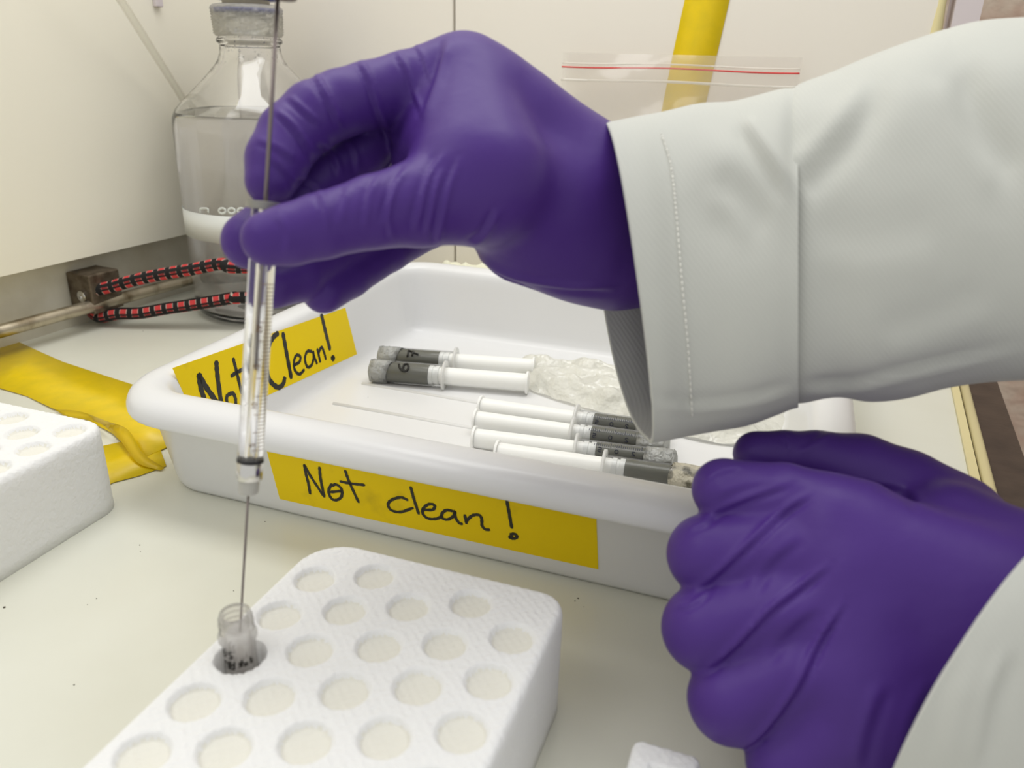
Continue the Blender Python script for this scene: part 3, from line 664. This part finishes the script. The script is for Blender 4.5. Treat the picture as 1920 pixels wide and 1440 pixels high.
path += [r0 + dz * 10 + rs_ * 1 - rd * 3, r0 - rs_ * 9.8 + dz * 1 - rd * 3, r0 - dz * 10 - rs_ * 3 - rd * 1]
for px_, py_ in ((222, 588), (262, 587), (310, 579), (350, 573), (400, 565)): path.append(P(px_, py_, d2 + (d3 - d2) * (px_ - 205) / 235.))
path += [front(440, 558), circ(-75, lo), circ(-30, lo), circ(12, lo + 2), circ(40, lo + 8), circ(40, hi - 6)]
for p_ in path: p_[2] = max(p_[2], 5.2)
V, Fc, uv = tube(spline(path, 420, closed=True), 4.4, 20, closed=True)
tag(mesh('elastic_cord', V, Fc, M_cord, uv=uv), 'black and red braided elastic cord looped round the rod and the bottle', 'cord')

# ------------------------------------------------------------------ clear tubing against the left wall
def on_wall(px, py, off): p0 = wall_pt(400, 15 + off, 0); return PPL(px, py, p0, wn)
tp = spline([on_wall(140, -140, 40), on_wall(190, -55, 34), on_wall(233, 10, 28), on_wall(280, 85, 22), on_wall(318, 145, 17), on_wall(350, 197, 12), on_wall(364, 222, 10)], 60)
def hollow(path, ro, ri, n=20):
    V1, F1, _ = tube(path, ro, n, caps=False); V2, F2, _ = tube(path, ri, n, caps=False)
    m = len(V1); Fc = F1 + [tuple(i + m for i in f[::-1]) for f in F2]; e = m - n
    for k in range(n): Fc += [(k, m + k, m + (k + 1) % n, (k + 1) % n), (e + k, e + (k + 1) % n, m + e + (k + 1) % n, m + e + k)]
    return V1 + V2, Fc
tag(mesh('clear_tube', *tube(tp, 2.9, 24, caps=False)[:2], M_tube), 'clear plastic tube sloping down the left wall to the bottle', 'tube')
c0_ = on_wall(283, -40, .3); c1_ = on_wall(303, 14, .3)
hk = mesh('wall_clip', *wall_box(c0_[1], c1_[1], 15.2, 19, c1_[2], c1_[2] + 30), M_post, smooth=False)
md = hk.modifiers.new('b', 'BEVEL'); md.width = .0008; md.segments = 2
tag(hk, 'small white clip stuck high on the left wall', 'clip')

# ------------------------------------------------------------------ yellow tapes and a painted yellow glow
hitw = lambda x, y: PPL(x, y, (0, YB + .2, 0), (0, 1, 0))
A = [hitw(1300 - 75 * t, -60 + 320 * t) for t in np.linspace(0, 1, 6)]; B = [hitw(1380 - 78 * t, -60 + 320 * t) for t in np.linspace(0, 1, 6)]
A = [hitw(x, y) for x, y in ((1298, -60), (1284, 0), (1262, 100), (1240, 210), (1215, 330), (1195, 430))]
B = [hitw(x, y) for x, y in ((1382, -60), (1368, 0), (1345, 100), (1322, 200), (1296, 320), (1272, 430))]
tag(mesh('yellow_tape_or_glow', *slab(A, B, (0, -1, 0), .3), M_ytape), 'yellow adhesive tape running down the back wall behind the bag', 'tape')
up_e = [(36, 642), (75, 660), (118, 679), (194, 704), (250, 722), (330, 760), (400, 800)]
lo_e = [(-130, 692), (0, 728), (50, 743), (99, 766), (150, 781), (210, 812), (262, 862)]
zz = [.4, .5, .7, .9, .9, .6, .4]
tag(mesh('yellow_tape_or_glow', *slab([PL(x, y, .3 + .6 * math.sin(i * .9) ** 2) for i, (x, y) in enumerate(up_e)], [PL(x, y, .3 + .8 * math.sin(i * 1.3 + 1) ** 2) for i, (x, y) in enumerate(lo_e)], (0, 0, 1), .3), M_ytape),
    'wide yellow tape stuck on the worktop from the left wall to the tray', 'tape')
A = [PL(x, y, .4) for x, y in ((150, 846), (200, 835), (245, 825), (285, 800))]; B = [PL(x, y, .4) for x, y in ((150, 940), (212, 905), (262, 892), (312, 874))]  # yellow light on the worktop, laid on as a flat sheet of tape colour
tag(mesh('yellow_tape_or_glow', *slab(A, B, (0, 0, 1), .25), M_ytape), 'short patch of painted yellow glow on the worktop between left rack and tray', 'tape')
cA = spline([PL(102, 768, 1.0), PL(150, 772, 5), PL(200, 790, 9), PL(240, 806, 8), PL(268, 850, 4), PL(309, 878, .8)], 24)
cB = spline([PL(125, 782, 1.0), PL(160, 787, 3), PL(190, 795, 4), PL(225, 826, 4), PL(258, 868, 2), PL(300, 882, .8)], 24)
tag(mesh('curled_tape', *slab(cA, cB, (0, 0, 1), .15), M_yfilm), 'translucent yellow tape end curling up beside the left rack', 'tape')

# crumbs on the worktop and in the tray
parts = []
for x, y, z, q in ((8, 1139, .1, .7), (262, 1022, .1, .35), (263, 1034, .1, .3), (181, 1122, .1, .3), (164, 1134, .1, .25), (139, 1284, .1, .4), (438, 1108, .1, .3), (497, 978, .1, .35), (1084, 1122, .1, .55), (1078, 1127, .1, .4), (1095, 1138, .1, .3), (610, 708, 3.2, .4), (690, 745, 3.2, .3), (268, 621, .1, .5), (310, 545, .1, .6)):
    c = PL(x, y, z); parts.append(lathe([(0, .05), (.05, q * .7), (q * .35, q * .55), (q * .5, .05)], c, (0, 0, 1), 6))
cr = mesh('crumbs', *join(parts), mat('dark_crumb', (92, 84, 70), .8)); cr['kind'] = 'stuff'
tag(cr, 'tiny dark crumbs scattered over the worktop and the tray floor', 'crumbs')

# ------------------------------------------------------------------ zip bag leaning on the back wall
bg = thing('zip_bag', 'clear plastic zip bag with red line propped against the back wall', 'bag', (-100, YB - 20, 0))
tl, tr = PPL(1060, 124, (0, YB - 9, 0), (0, 1, 0)), PPL(1500, 137, (0, YB - 9, 0), (0, 1, 0))
nx, ny = 70, 60; G = np.zeros((ny, nx, 3)); zt0 = tl[2] + 9
for j in range(ny):
    for i in range(nx):
        u, v = i / (nx - 1), j / (ny - 1); z = zt0 * (1 - v) + 2 * v; x = tl[0] + (tr[0] - tl[0]) * u
        e = math.sin(math.pi * u)
        G[j, i] = (x, YB - 6 - (10 + 16 * math.sin(math.pi * min(v * 1.1, 1)) * e + 5 * v) + 1.4 * math.sin(x * .13 + z * .08) * v + 1.2 * math.sin(x * .05 - z * .16 + 2), z)
idx = np.arange(nx * ny).reshape(ny, nx); Fq = np.stack([idx[:-1, :-1], idx[:-1, 1:], idx[1:, 1:], idx[1:, :-1]], -1).reshape(-1, 4).tolist()
mesh('bag_front', G.reshape(-1, 3), Fq, M_bag, bg)
G2 = G.copy(); G2[..., 1] = YB - 5 - 3 * np.linspace(0, 1, ny)[:, None]; mesh('bag_back', G2.reshape(-1, 3), Fq, M_bag, bg)
zr = [np.array([x, YB - 17.8, tl[2] + (tr[2] - tl[2]) * (x - tl[0]) / (tr[0] - tl[0]) + .5 * math.sin(x * .05)]) for x in np.linspace(tl[0], tr[0], 40)]
off = lambda dzz: [p + np.array([0, 0, dzz]) for p in zr]
mesh('red_zip_line', *tube(zr, .55, 8)[:2], M_red, bg); mesh('zip_ridge', *tube(off(-8.5), .9, 8)[:2], M_bagz, bg); mesh('zip_ridge', *tube(off(2.6), .5, 8)[:2], M_bagz, bg)

# ------------------------------------------------------------------ gloved hands: implicit surfaces
def rcone(Pn, a, b, r1, r2):
    ba = b - a; l2 = ba.dot(ba); rr = r1 - r2; a2 = l2 - rr * rr; il2 = 1 / l2
    pa = Pn - a; y = pa @ ba; z = y - l2
    x2 = ((pa * l2 - y[:, None] * ba) ** 2).sum(1); y2 = y * y * l2; z2 = z * z * l2
    k = np.sign(rr) * rr * rr * x2
    out = (np.sqrt(np.maximum(x2 * a2 * il2, 0)) + y * rr) * il2 - r1
    c1 = np.sign(z) * a2 * z2 > k; out[c1] = np.sqrt(x2[c1] + z2[c1]) * il2 - r2
    c2 = (~c1) & (np.sign(y) * a2 * y2 < k); out[c2] = np.sqrt(x2[c2] + y2[c2]) * il2 - r1
    return out
def smin(a, b, k):
    h = np.maximum(k - np.abs(a - b), 0) / k; return np.minimum(a, b) - h * h * h * k / 6
def hand_sdf(Pn, palm, fingers, kp=10.):
    D = None
    for a, b, r1, r2 in palm:
        d = rcone(Pn, a, b, r1, r2); D = d if D is None else smin(D, d, kp)
    for ch in fingers:
        f_ = None
        for (a, ra), (b, rb) in zip(ch[:-1], ch[1:]):
            d = rcone(Pn, a, b, ra, rb); f_ = d if f_ is None else smin(f_, d, 2.2)
        q = np.linalg.norm(Pn - ch[0][0], axis=1); k = 1.0 + 8 * np.exp(-(q / (ch[0][1] * 2.6)) ** 2)
        D = smin(D, f_, k)
    return D
def surface_nets(fn, lo, hi, vx):
    n = np.ceil((hi - lo) / vx / 4).astype(int) * 4 + 1
    gx = [lo[i] + np.arange(n[i]) * vx for i in range(3)]
    cg = [g[::4] for g in gx]; CP = np.stack(np.meshgrid(*cg, indexing='ij'), -1).reshape(-1, 3)
    Cd = fn(CP).reshape([len(c) for c in cg])
    Fd = np.repeat(np.repeat(np.repeat(Cd, 4, 0), 4, 1), 4, 2)[2:, 2:, 2:][:n[0], :n[1], :n[2]]
    pad = [(0, n[i] - Fd.shape[i]) for i in range(3)]; Fd = np.pad(Fd, pad, mode='edge').copy()
    mk = np.abs(Fd) < vx * 7; ii = np.argwhere(mk); PP = np.stack([gx[k][ii[:, k]] for k in range(3)], -1)
    Fd[mk] = fn(PP)
    s = Fd < 0; c = [s[i:n[0] - 1 + i, j:n[1] - 1 + j, k:n[2] - 1 + k] for i in (0, 1) for j in (0, 1) for k in (0, 1)]
    cnt = sum(x.astype(np.int8) for x in c); act = (cnt > 0) & (cnt < 8); cells = np.argwhere(act)
    vid = -np.ones(act.shape, int); vid[act] = np.arange(len(cells))
    acc = np.zeros((len(cells), 3)); wt_ = np.zeros(len(cells))
    crn = [(i, j, k) for i in (0, 1) for j in (0, 1) for k in (0, 1)]
    for a in crn:
        for k in range(3):
            if a[k]: continue
            b = list(a); b[k] = 1
            va = Fd[cells[:, 0] + a[0], cells[:, 1] + a[1], cells[:, 2] + a[2]]; vb = Fd[cells[:, 0] + b[0], cells[:, 1] + b[1], cells[:, 2] + b[2]]
            m = (va < 0) != (vb < 0); t = va / (va - vb + 1e-12); p = np.repeat(np.array(a, float)[None], len(cells), 0); p[:, k] += t
            acc[m] += p[m]; wt_[m] += 1
    V = lo + (cells + acc / wt_[:, None]) * vx
    Fc = []
    for k in range(3):
        i1, i2 = (k + 1) % 3, (k + 2) % 3
        s0 = [slice(1, n[0] - 1)] * 3; s0 = [slice(1, n[j] - 1) for j in range(3)]; s1 = list(s0)
        s0[k] = slice(0, n[k] - 1); s1[k] = slice(1, n[k]); a, b = s[tuple(s0)], s[tuple(s1)]
        e = np.argwhere(a != b); inside = a[a != b]
        e = e + np.array([0 if j == k else 1 for j in range(3)])
        def cell(d1, d2):
            q = e.copy(); q[:, i1] -= d1; q[:, i2] -= d2; return vid[q[:, 0], q[:, 1], q[:, 2]]
        q = np.stack([cell(1, 1), cell(0, 1), cell(0, 0), cell(1, 0)], -1); q[~inside] = q[~inside][:, ::-1]
        Fc.append(q)
    return V, np.vstack(Fc)
def normals(V, Fq):
    n = np.cross(V[Fq[:, 2]] - V[Fq[:, 0]], V[Fq[:, 3]] - V[Fq[:, 1]]); N = np.zeros_like(V)
    for k in range(4): np.add.at(N, Fq[:, k], n)
    return N / (np.linalg.norm(N, axis=1)[:, None] + 1e-9)
def wrinkle(V, N, lines):
    """raise folds: each line = (polyline of picture points, width px, height mm, sharpness side)"""
    px, py = proj(V); fac = (N * (C0 - V)).sum(1) > 0; D = np.zeros(len(V))
    for pts, wpx, h in lines:
        pts = spline([(x, y, 0) for x, y in pts], 24)[:, :2] if len(pts) > 2 else np.array([np.array(pts[0]) * (1 - t) + np.array(pts[1]) * t for t in np.linspace(0, 1, 12)])
        best = np.full(len(V), 1e9); sd = np.zeros(len(V)); tt = np.zeros(len(V)); m = len(pts)
        for i in range(m - 1):
            a, b = pts[i], pts[i + 1]; ab = b - a; L2 = ab.dot(ab) + 1e-9
            t = np.clip(((px - a[0]) * ab[0] + (py - a[1]) * ab[1]) / L2, 0, 1); dx = px - a[0] - ab[0] * t; dy = py - a[1] - ab[1] * t
            d = np.hypot(dx, dy); u = d < best; best[u] = d[u]; sd[u] = np.sign(ab[0] * dy - ab[1] * dx)[u]; tt[u] = ((i + t) / (m - 1))[u]
        env = np.clip(np.sin(np.pi * np.clip(tt, .0, 1)) * 1.8 + .12, 0, 1); x = best * sd / wpx
        D += h * env * (np.exp(-x * x) - .9 * np.exp(-(x - 1.5) ** 2 * 1.3)) * fac
    return V + N * D[:, None]
def relax(V, Fq, it=2):
    E = np.vstack([Fq[:, [0, 1]], Fq[:, [1, 2]], Fq[:, [2, 3]], Fq[:, [3, 0]]]); E = np.vstack([E, E[:, ::-1]])
    cnt = np.bincount(E[:, 0], minlength=len(V)).astype(float)[:, None]
    for lam in (.5, -.52) * it:
        A = np.stack([np.bincount(E[:, 0], weights=V[E[:, 1], k], minlength=len(V)) for k in range(3)], -1) / cnt; V = V + lam * (A - V)
    return V
def pc(px, py, d, rpx): return (P(px, py, d), rpx * d / F)
def palm_list(l): return [(*[P(*a[:3]), P(*b[:3])], a[3] * a[2] / F, b[3] * b[2] / F) for a, b in l]
def make_glove(parent, palm, fingers, lines, vx, label, pre=None):
    palm = palm_list(palm); fingers = [[pc(*q) for q in ch] for ch in fingers]
    pts = np.array([p for a, b, r, s_ in palm for p in (a, b)] + [q[0] for ch in fingers for q in ch]); rm = max([max(r, s_) for _, _, r, s_ in palm]) + 3
    V, Fq = surface_nets(lambda Q: hand_sdf(Q, palm, fingers), pts.min(0) - rm, pts.max(0) + rm, vx)
    V = relax(V, Fq, 3); N = normals(V, Fq); V = wrinkle(V, N, [(p_, w_ * .8, h_ * .8) for p_, w_, h_ in lines])
    o = mesh('glove', V, Fq, M_glove, parent); o['label'] = label
    md = o.modifiers.new('s', 'SUBSURF'); md.levels = 0; md.render_levels = 1
    return o

person = thing('person', 'person in white lab coat and purple gloves filling a vial by syringe', 'person', P(1500, 700, 250))
# the raised hand: thumb and index finger pinch the syringe
palm = [((880, 132, 232, 62), (1110, 348, 250, 98)), ((868, 132, 247, 55), (1110, 350, 254, 100)), ((870, 158, 262, 55), (1115, 370, 258, 98)), ((880, 215, 274, 55), (1120, 400, 262, 92)),
        ((1090, 345, 246, 100), (1330, 440, 262, 112)), ((1110, 440, 252, 118), (1330, 480, 264, 108)),
        ((905, 345, 222, 108), (1080, 400, 246, 136)), ((960, 255, 236, 102), (1100, 385, 251, 104)), ((985, 440, 240, 92), (1150, 470, 252, 108)),
        ((838, 160, 230, 56), (862, 320, 214, 96)), ((882, 146, 226, 66), (920, 330, 214, 108)), ((930, 182, 230, 74), (1060, 335, 247, 98)), ((806, 185, 236, 48), (800, 275, 224, 44)), ((768, 215, 239, 40), (778, 312, 231, 42))]
thumb = [(900, 355, 216, 98), (790, 382, 206, 80), (700, 398, 199, 67), (600, 425, 193, 60), (545, 440, 190.5, 56), (503, 448, 189, 51)]
index = [(850, 140, 232, 64), (760, 162, 228, 61), (690, 180, 224, 60), (640, 194, 220, 60), (590, 216, 216, 61), (545, 255, 213, 60), (520, 300, 210, 57), (507, 340, 208, 47)]
middle = [(845, 150, 247, 60), (740, 205, 243, 58), (670, 290, 238, 56), (610, 330, 232, 54), (545, 395, 224, 52), (470, 452, 214, 54)]
ring = [(850, 190, 262, 58), (800, 270, 262, 56), (740, 400, 254, 50), (640, 470, 240, 48), (560, 515, 226, 50), (512, 533, 219, 46)]
pinky = [(860, 250, 274, 54), (850, 350, 272, 52), (800, 420, 264, 46), (730, 470, 252, 38), (655, 520, 240, 38), (607, 548, 232, 40)]
lines = [([(673, 112), (692, 146), (715, 216), (746, 276)], 7, 1.1), ([(744, 94), (765, 138), (791, 216)], 6, .8), ([(777, 80), (795, 110), (806, 150)], 5, .6),
         ([(587, 133), (616, 185), (640, 237)], 7, 1.1), ([(541, 180), (570, 205), (600, 232)], 7, .8), ([(517, 206), (556, 242), (593, 300)], 7, 1.0),
         ([(509, 294), (540, 325), (556, 350)], 7, .6), ([(480, 260), (520, 275), (560, 300)], 8, .4), ([(843, 75), (822, 151), (793, 229)], 12, 1.0),
         ([(595, 349), (608, 385), (613, 430)], 7, .7), ([(711, 331), (693, 367), (685, 425)], 8, .7), ([(765, 313), (738, 354), (720, 425)], 8, .8), ([(655, 350), (645, 380), (640, 420)], 9, .5),
         ([(832, 287), (801, 340), (779, 430)], 9, .8), ([(828, 313), (812, 372), (800, 439)], 7, .8), ([(862, 300), (840, 360), (825, 430), (822, 462)], 8, .8), ([(735, 355), (728, 400), (735, 450)], 6, .5),
         ([(935, 394), (908, 443), (881, 461)], 8, .9), ([(520, 400), (540, 440), (535, 480)], 9, .4), ([(895, 479), (953, 515), (1052, 535), (1150, 538)], 9, 1.3), 
         ([(600, 262), (625, 290), (640, 330)], 7, .8), ([(560, 330), (600, 350)], 6, .5), ([(650, 258), (668, 290), (672, 330)], 7, .5)]
make_glove(person, palm, [thumb, index, middle, ring, pinky], lines, .95, 'purple glove pinching the glass syringe')
# the lower hand: a loose fist seen from the back
palm = [((1560, 985, 214, 84), (1850, 1150, 207, 165)), ((1590, 1085, 210, 100), (1850, 1230, 206, 165)), ((1610, 1200, 206, 105), (1840, 1310, 204, 150)), ((1610, 1300, 203, 110), (1820, 1370, 204, 120)),
        ((1830, 1200, 207, 170), (2120, 1400, 203, 150)), ((1640, 1380, 203, 115), (1800, 1390, 204, 115)), ((1780, 1000, 224, 95), (1960, 1130, 214, 140)), ((1960, 1130, 212, 150), (2120, 1330, 205, 150))]
thumb2 = [(1780, 985, 236, 100), (1690, 930, 244, 88), (1610, 890, 246, 76), (1530, 860, 246, 52), (1470, 853, 245, 45), (1418, 851, 244, 43)]
def fist(m1, m2, lobe, rk, back):
    return [m1, m2, lobe, (lobe[0] + 28, lobe[1] + 6, lobe[2] + 14, rk), (lobe[0] + 110, lobe[1] + back, lobe[2] + 24, rk - 6)]
index2 = fist((1600, 985, 216, 86), (1470, 935, 220, 66), (1357, 918, 226, 57), 50, -4)
middle2 = fist((1610, 1060, 212, 96), (1450, 1030, 216, 72), (1327, 1040, 222, 74), 62, -10)
ring2 = fist((1620, 1150, 208, 100), (1460, 1140, 211, 78), (1322, 1178, 216, 79), 66, -14)
pinky2 = fist((1640, 1250, 204, 100), (1490, 1260, 206, 78), (1372, 1312, 210, 80), 64, -20)
extra = [(1650, 1330, 202, 105), (1560, 1380, 203, 92), (1480, 1430, 205, 80)]
lines = [([(1312, 973), (1360, 949), (1419, 925), (1480, 905)], 9, .9), ([(1292, 1114), (1346, 1071), (1404, 1017), (1472, 954), (1520, 925)], 9, 1.1), ([(1317, 1260), (1380, 1207), (1443, 1143), (1492, 1105), (1550, 1060)], 9, 1.2),
         ([(1385, 1406), (1433, 1367), (1492, 1289), (1531, 1207), (1580, 1130)], 9, 1.2), ([(1290, 990), (1320, 980), (1345, 960)], 7, .5), ([(1318, 905), (1345, 885), (1390, 872)], 8, .5), ([(1262, 1140), (1300, 1130), (1330, 1100)], 7, .5),
         ([(1400, 1110), (1440, 1050), (1500, 1000)], 14, .5), ([(1465, 812), (1478, 830), (1476, 850)], 6, .5), ([(1560, 812), (1530, 830), (1500, 850)], 9, .5), ([(1640, 900), (1700, 915), (1735, 950)], 12, .6),
         ([(1420, 1240), (1470, 1180), (1530, 1130)], 16, .5), ([(1680, 1440), (1700, 1350), (1740, 1270)], 18, .35), ([(1600, 1440), (1620, 1360), (1650, 1280)], 18, .5), ([(1340, 930), (1400, 905), (1470, 900)], 12, .4)]
make_glove(person, palm, [thumb2, index2, middle2, ring2, pinky2, extra], lines, .95, 'purple glove closed in a loose fist, back of the hand showing')

# ------------------------------------------------------------------ lab coat sleeves
def loft(rings, ns, nth=120, expo=2.3, nsy=0):
    """rings: (top px, py, bottom px, py, depth, half thickness, near shift x, far shift x)"""
    Q = spline(rings, ns); V = []
    for tx, ty, bx, by, d, wk, nsx, fsx in Q:
        t, b = P(tx, ty, d), P(bx, by, d); c = (t + b) / 2; U = (t - b) / 2; cx_, cy_ = (tx + bx) / 2, (ty + by) / 2
        Wn = P(cx_ + nsx, cy_ + nsy * (abs(nsx) / 110.), d - wk) - c; Wf = P(cx_ + fsx, cy_, d + wk) - c
        for k in range(nth):
            a = 2 * math.pi * k / nth; ca, sa = math.cos(a), math.sin(a)
            ca = np.sign(ca) * abs(ca) ** (2 / expo); sa = np.sign(sa) * abs(sa) ** (2 / expo)
            V.append(c + U * ca + (Wn if sa > 0 else Wf) * abs(sa))
    Fc = [(i * nth + k, i * nth + (k + 1) % nth, (i + 1) * nth + (k + 1) % nth, (i + 1) * nth + k) for i in range(ns - 1) for k in range(nth)]
    return np.array(V), np.array(Fc)
def sleeve(name, rings, ns, lines, parent, thick=.9, label=None, ext=None, soft=None, expo=2.3, nsy=0):
    V, Fq = loft(rings, ns, expo=expo, nsy=nsy); N = normals(V, Fq)
    c = V.reshape(ns, -1, 3).mean(1); out = ((V.reshape(ns, -1, 3) - c[:, None]) * N.reshape(ns, -1, 3)).sum() > 0
    if not out: Fq = Fq[:, ::-1]; N = -N
    V = wrinkle(V, N, lines)
    if soft:
        px, py = proj(V); fac = (N * (C0 - V)).sum(1) > -.3 * np.linalg.norm(C0 - V, axis=1)
        for (x, y, rx, ry, rot, h) in soft:
            ca, sa = math.cos(math.radians(rot)), math.sin(math.radians(rot)); dx, dy = px - x, py - y
            u, v = (dx * ca + dy * sa) / rx, (-dx * sa + dy * ca) / ry; V = V + N * (h * np.exp(-u * u - v * v) * fac)[:, None]
    if ext:
        nth = len(V) // ns; last = V[-nth:]; c0 = last.mean(0); prev = V[-6 * nth:-5 * nth].mean(0); off = last - c0; t0 = Vector(nrm(c0 - prev))
        pth = spline([c0] + [np.array(e[:3], float) for e in ext], 50); scs = spline([(1, 0, 0)] + [(e[3], 0, 0) for e in ext], 50)[:, 0]
        tg = np.gradient(pth, axis=0); rg = []
        for i in range(2, 50):
            q = t0.rotation_difference(Vector(nrm(tg[i]))).to_matrix(); qm = np.array(q)
            rg.append(pth[i] + (off @ qm.T) * scs[i])
        n0 = len(V) - nth; V = np.vstack([V] + rg); nb = len(rg)
        idx = lambda i, k: n0 + i * nth + k % nth
        E_ = [(idx(i, k), idx(i, k + 1), idx(i + 1, k + 1), idx(i + 1, k)) for i in range(nb) for k in range(nth)]
        E_ = np.array(E_); Fq = np.vstack([Fq, E_ if out else E_[:, ::-1]])
    o = mesh(name, V, Fq, M_coat, parent)
    md = o.modifiers.new('t', 'SOLIDIFY'); md.thickness = thick * S; md.offset = -1
    if label: o['label'] = label
    return o
D0 = 250
body = [(1478, 182, 1478, 752, 252, 38, 0, 0), (1500, 164, 1510, 750, 252, 40, 0, 0), (1560, 142, 1570, 740, 252, 42, 0, 0), (1620, 118, 1630, 746, 252, 44, 0, 0), (1690, 92, 1700, 738, 252, 46, 0, 0),
        (1760, 66, 1775, 718, 252, 48, 0, 0), (1835, 50, 1850, 706, 252, 50, 0, 0), (1930, 44, 1945, 700, 252, 52, 0, 0), (2060, 40, 2080, 690, 250, 54, 0, 0), (2250, 60, 2270, 720, 246, 56, 0, 0)]
slv = sleeve('coat_sleeve', body, 110, [([(1660, 170), (1600, 260), (1540, 320), (1500, 352)], 26, -1.8), ([(1800, 120), (1850, 230), (1920, 330)], 34, -1.6), ([(1500, 722), (1600, 716), (1700, 690), (1920, 640)], 10, -1.3),
        ([(1640, 620), (1740, 590), (1860, 540)], 30, -.7), ([(1520, 420), (1640, 440), (1760, 420)], 40, -.6)], person, 1.0, 'wide white coat sleeve of the raised arm', ext=[(240, 335, 160, 1.0), (330, 385, 250, 1.05), (395, 420, 360, 1.15), (440, 410, 400, .8)],
        soft=[(1560, 220, 70, 40, 0, 1.2), (1700, 190, 60, 80, 30, 1.8), (1560, 560, 60, 170, 0, -1.5), (1840, 250, 60, 160, -25, -3), (1900, 140, 90, 60, 0, 1.5)])
cuff = [(1130, 236, 1214, 826, 247, 37, 26, -48), (1180, 226, 1248, 820, 248, 37, 20, -44), (1240, 215, 1290, 812, 251, 37, 13, -34), (1310, 200, 1340, 803, 252, 38, 6, -20), (1380, 196, 1400, 792, 252, 40, 3, -8),
        (1440, 180, 1450, 774, 252, 41.5, 0, 0), (1478, 168, 1480, 762, 252, 42, 0, 0), (1497, 162, 1497, 757, 252, 42.5, 0, 0)]
cf = sleeve('coat_cuff', cuff, 90, [([(1395, 225), (1440, 285), (1492, 360)], 16, 1.6), ([(1340, 330), (1400, 370), (1440, 430)], 26, -1.0), ([(1225, 745), (1300, 752), (1400, 742), (1490, 718)], 9, -1.0)], person, 1.3,
            'turned back cuff of the raised arm sleeve', soft=[(1360, 300, 60, 50, 40, 2.2), (1450, 300, 30, 90, -25, 1.8), (1380, 420, 90, 60, 20, -1.6), (1495, 240, 22, 90, 0, -3.0)])
def surf_near(px, py):    # near face of the cuff at a picture point, from its evaluated points
    me = cf.data; v = np.array([v.co[:] for v in me.vertices]) / S + origin_of(person); x, y = proj(v); n = v
    dd = np.hypot(x - px, y - py) + (np.linalg.norm(v - C0, axis=1)) * .6; k = np.argsort(dd)[:4]; return v[k].mean(0)
cv_ = np.array([v.co[:] for v in cf.data.vertices]) / S + origin_of(person); cx_, cy_ = proj(cv_); cd_ = np.linalg.norm(cv_ - C0, axis=1)
parts = []; stp = spline([(1240, 250, 0), (1258, 310, 0), (1268, 400, 0), (1278, 520, 0), (1290, 650, 0), (1298, 780, 0)], 56)
for k in range(0, 56):
    q = []
    for t in (-.34, .34):
        i = min(max(k + t, 0), 55); a_ = stp[int(i)] * (1 - i % 1) + stp[min(int(i) + 1, 55)] * (i % 1)
        sel = np.argsort(np.hypot(cx_ - a_[0], cy_ - a_[1]) + 4 * np.maximum(cd_ - 262, 0))[:3]; dm = cd_[sel].min()
        q.append(C0 + nrm(ray(a_[0], a_[1])) * (dm - .15))
    parts.append(tube(q, .2, 6)[:2])
mesh('stitching', *join(parts), mat('cream_thread', (240, 238, 230), .8), cf)
low = [(2068, 988, 1700, 1606, 205, 40, -110, 60), (2100, 1005, 1742, 1625, 205, 41, -100, 55), (2150, 1030, 1820, 1655, 205, 42, -60, 40), (2250, 1100, 1950, 1690, 204, 43, -20, 20)]
sleeve('coat_sleeve', low, 40, [([(1900, 1240), (1870, 1330), (1850, 1440)], 18, -.7), ([(1830, 1250), (1800, 1340), (1780, 1440)], 26, .4)], person, 1.0, 'white coat sleeve of the lower arm, at the bottom right corner',
       ext=[(190, 185, 60, 1.05), (300, 165, 130, 1.15), (380, 150, 270, 1.2), (430, 165, 380, 1.1), (450, 175, 400, .9)], nsy=-40)
# torso of the coat, out of frame on the right, facing the worktop
V, Fc = [], []
tz = [(-560, 120, 215), (-400, 112, 200), (-200, 102, 185), (0, 98, 178), (200, 102, 186), (320, 104, 190), (390, 98, 178), (430, 80, 140), (452, 55, 80), (470, 42, 55)]
for z, rx, ry in spline(tz, 60):
    for k in range(72):
        a_ = 2 * math.pi * k / 72; fz = 1 + .02 * math.sin(a_ * 7 + z * .01); V.append((480 + rx * fz * math.cos(a_), 292 + ry * fz * math.sin(a_), z))
Fc = [(i * 72 + k, i * 72 + (k + 1) % 72, (i + 1) * 72 + (k + 1) % 72, (i + 1) * 72 + k) for i in range(59) for k in range(72)] + [tuple(range(71, -1, -1)), tuple(59 * 72 + k for k in range(72))]
mesh('coat_body', V, Fc, M_coat, person)
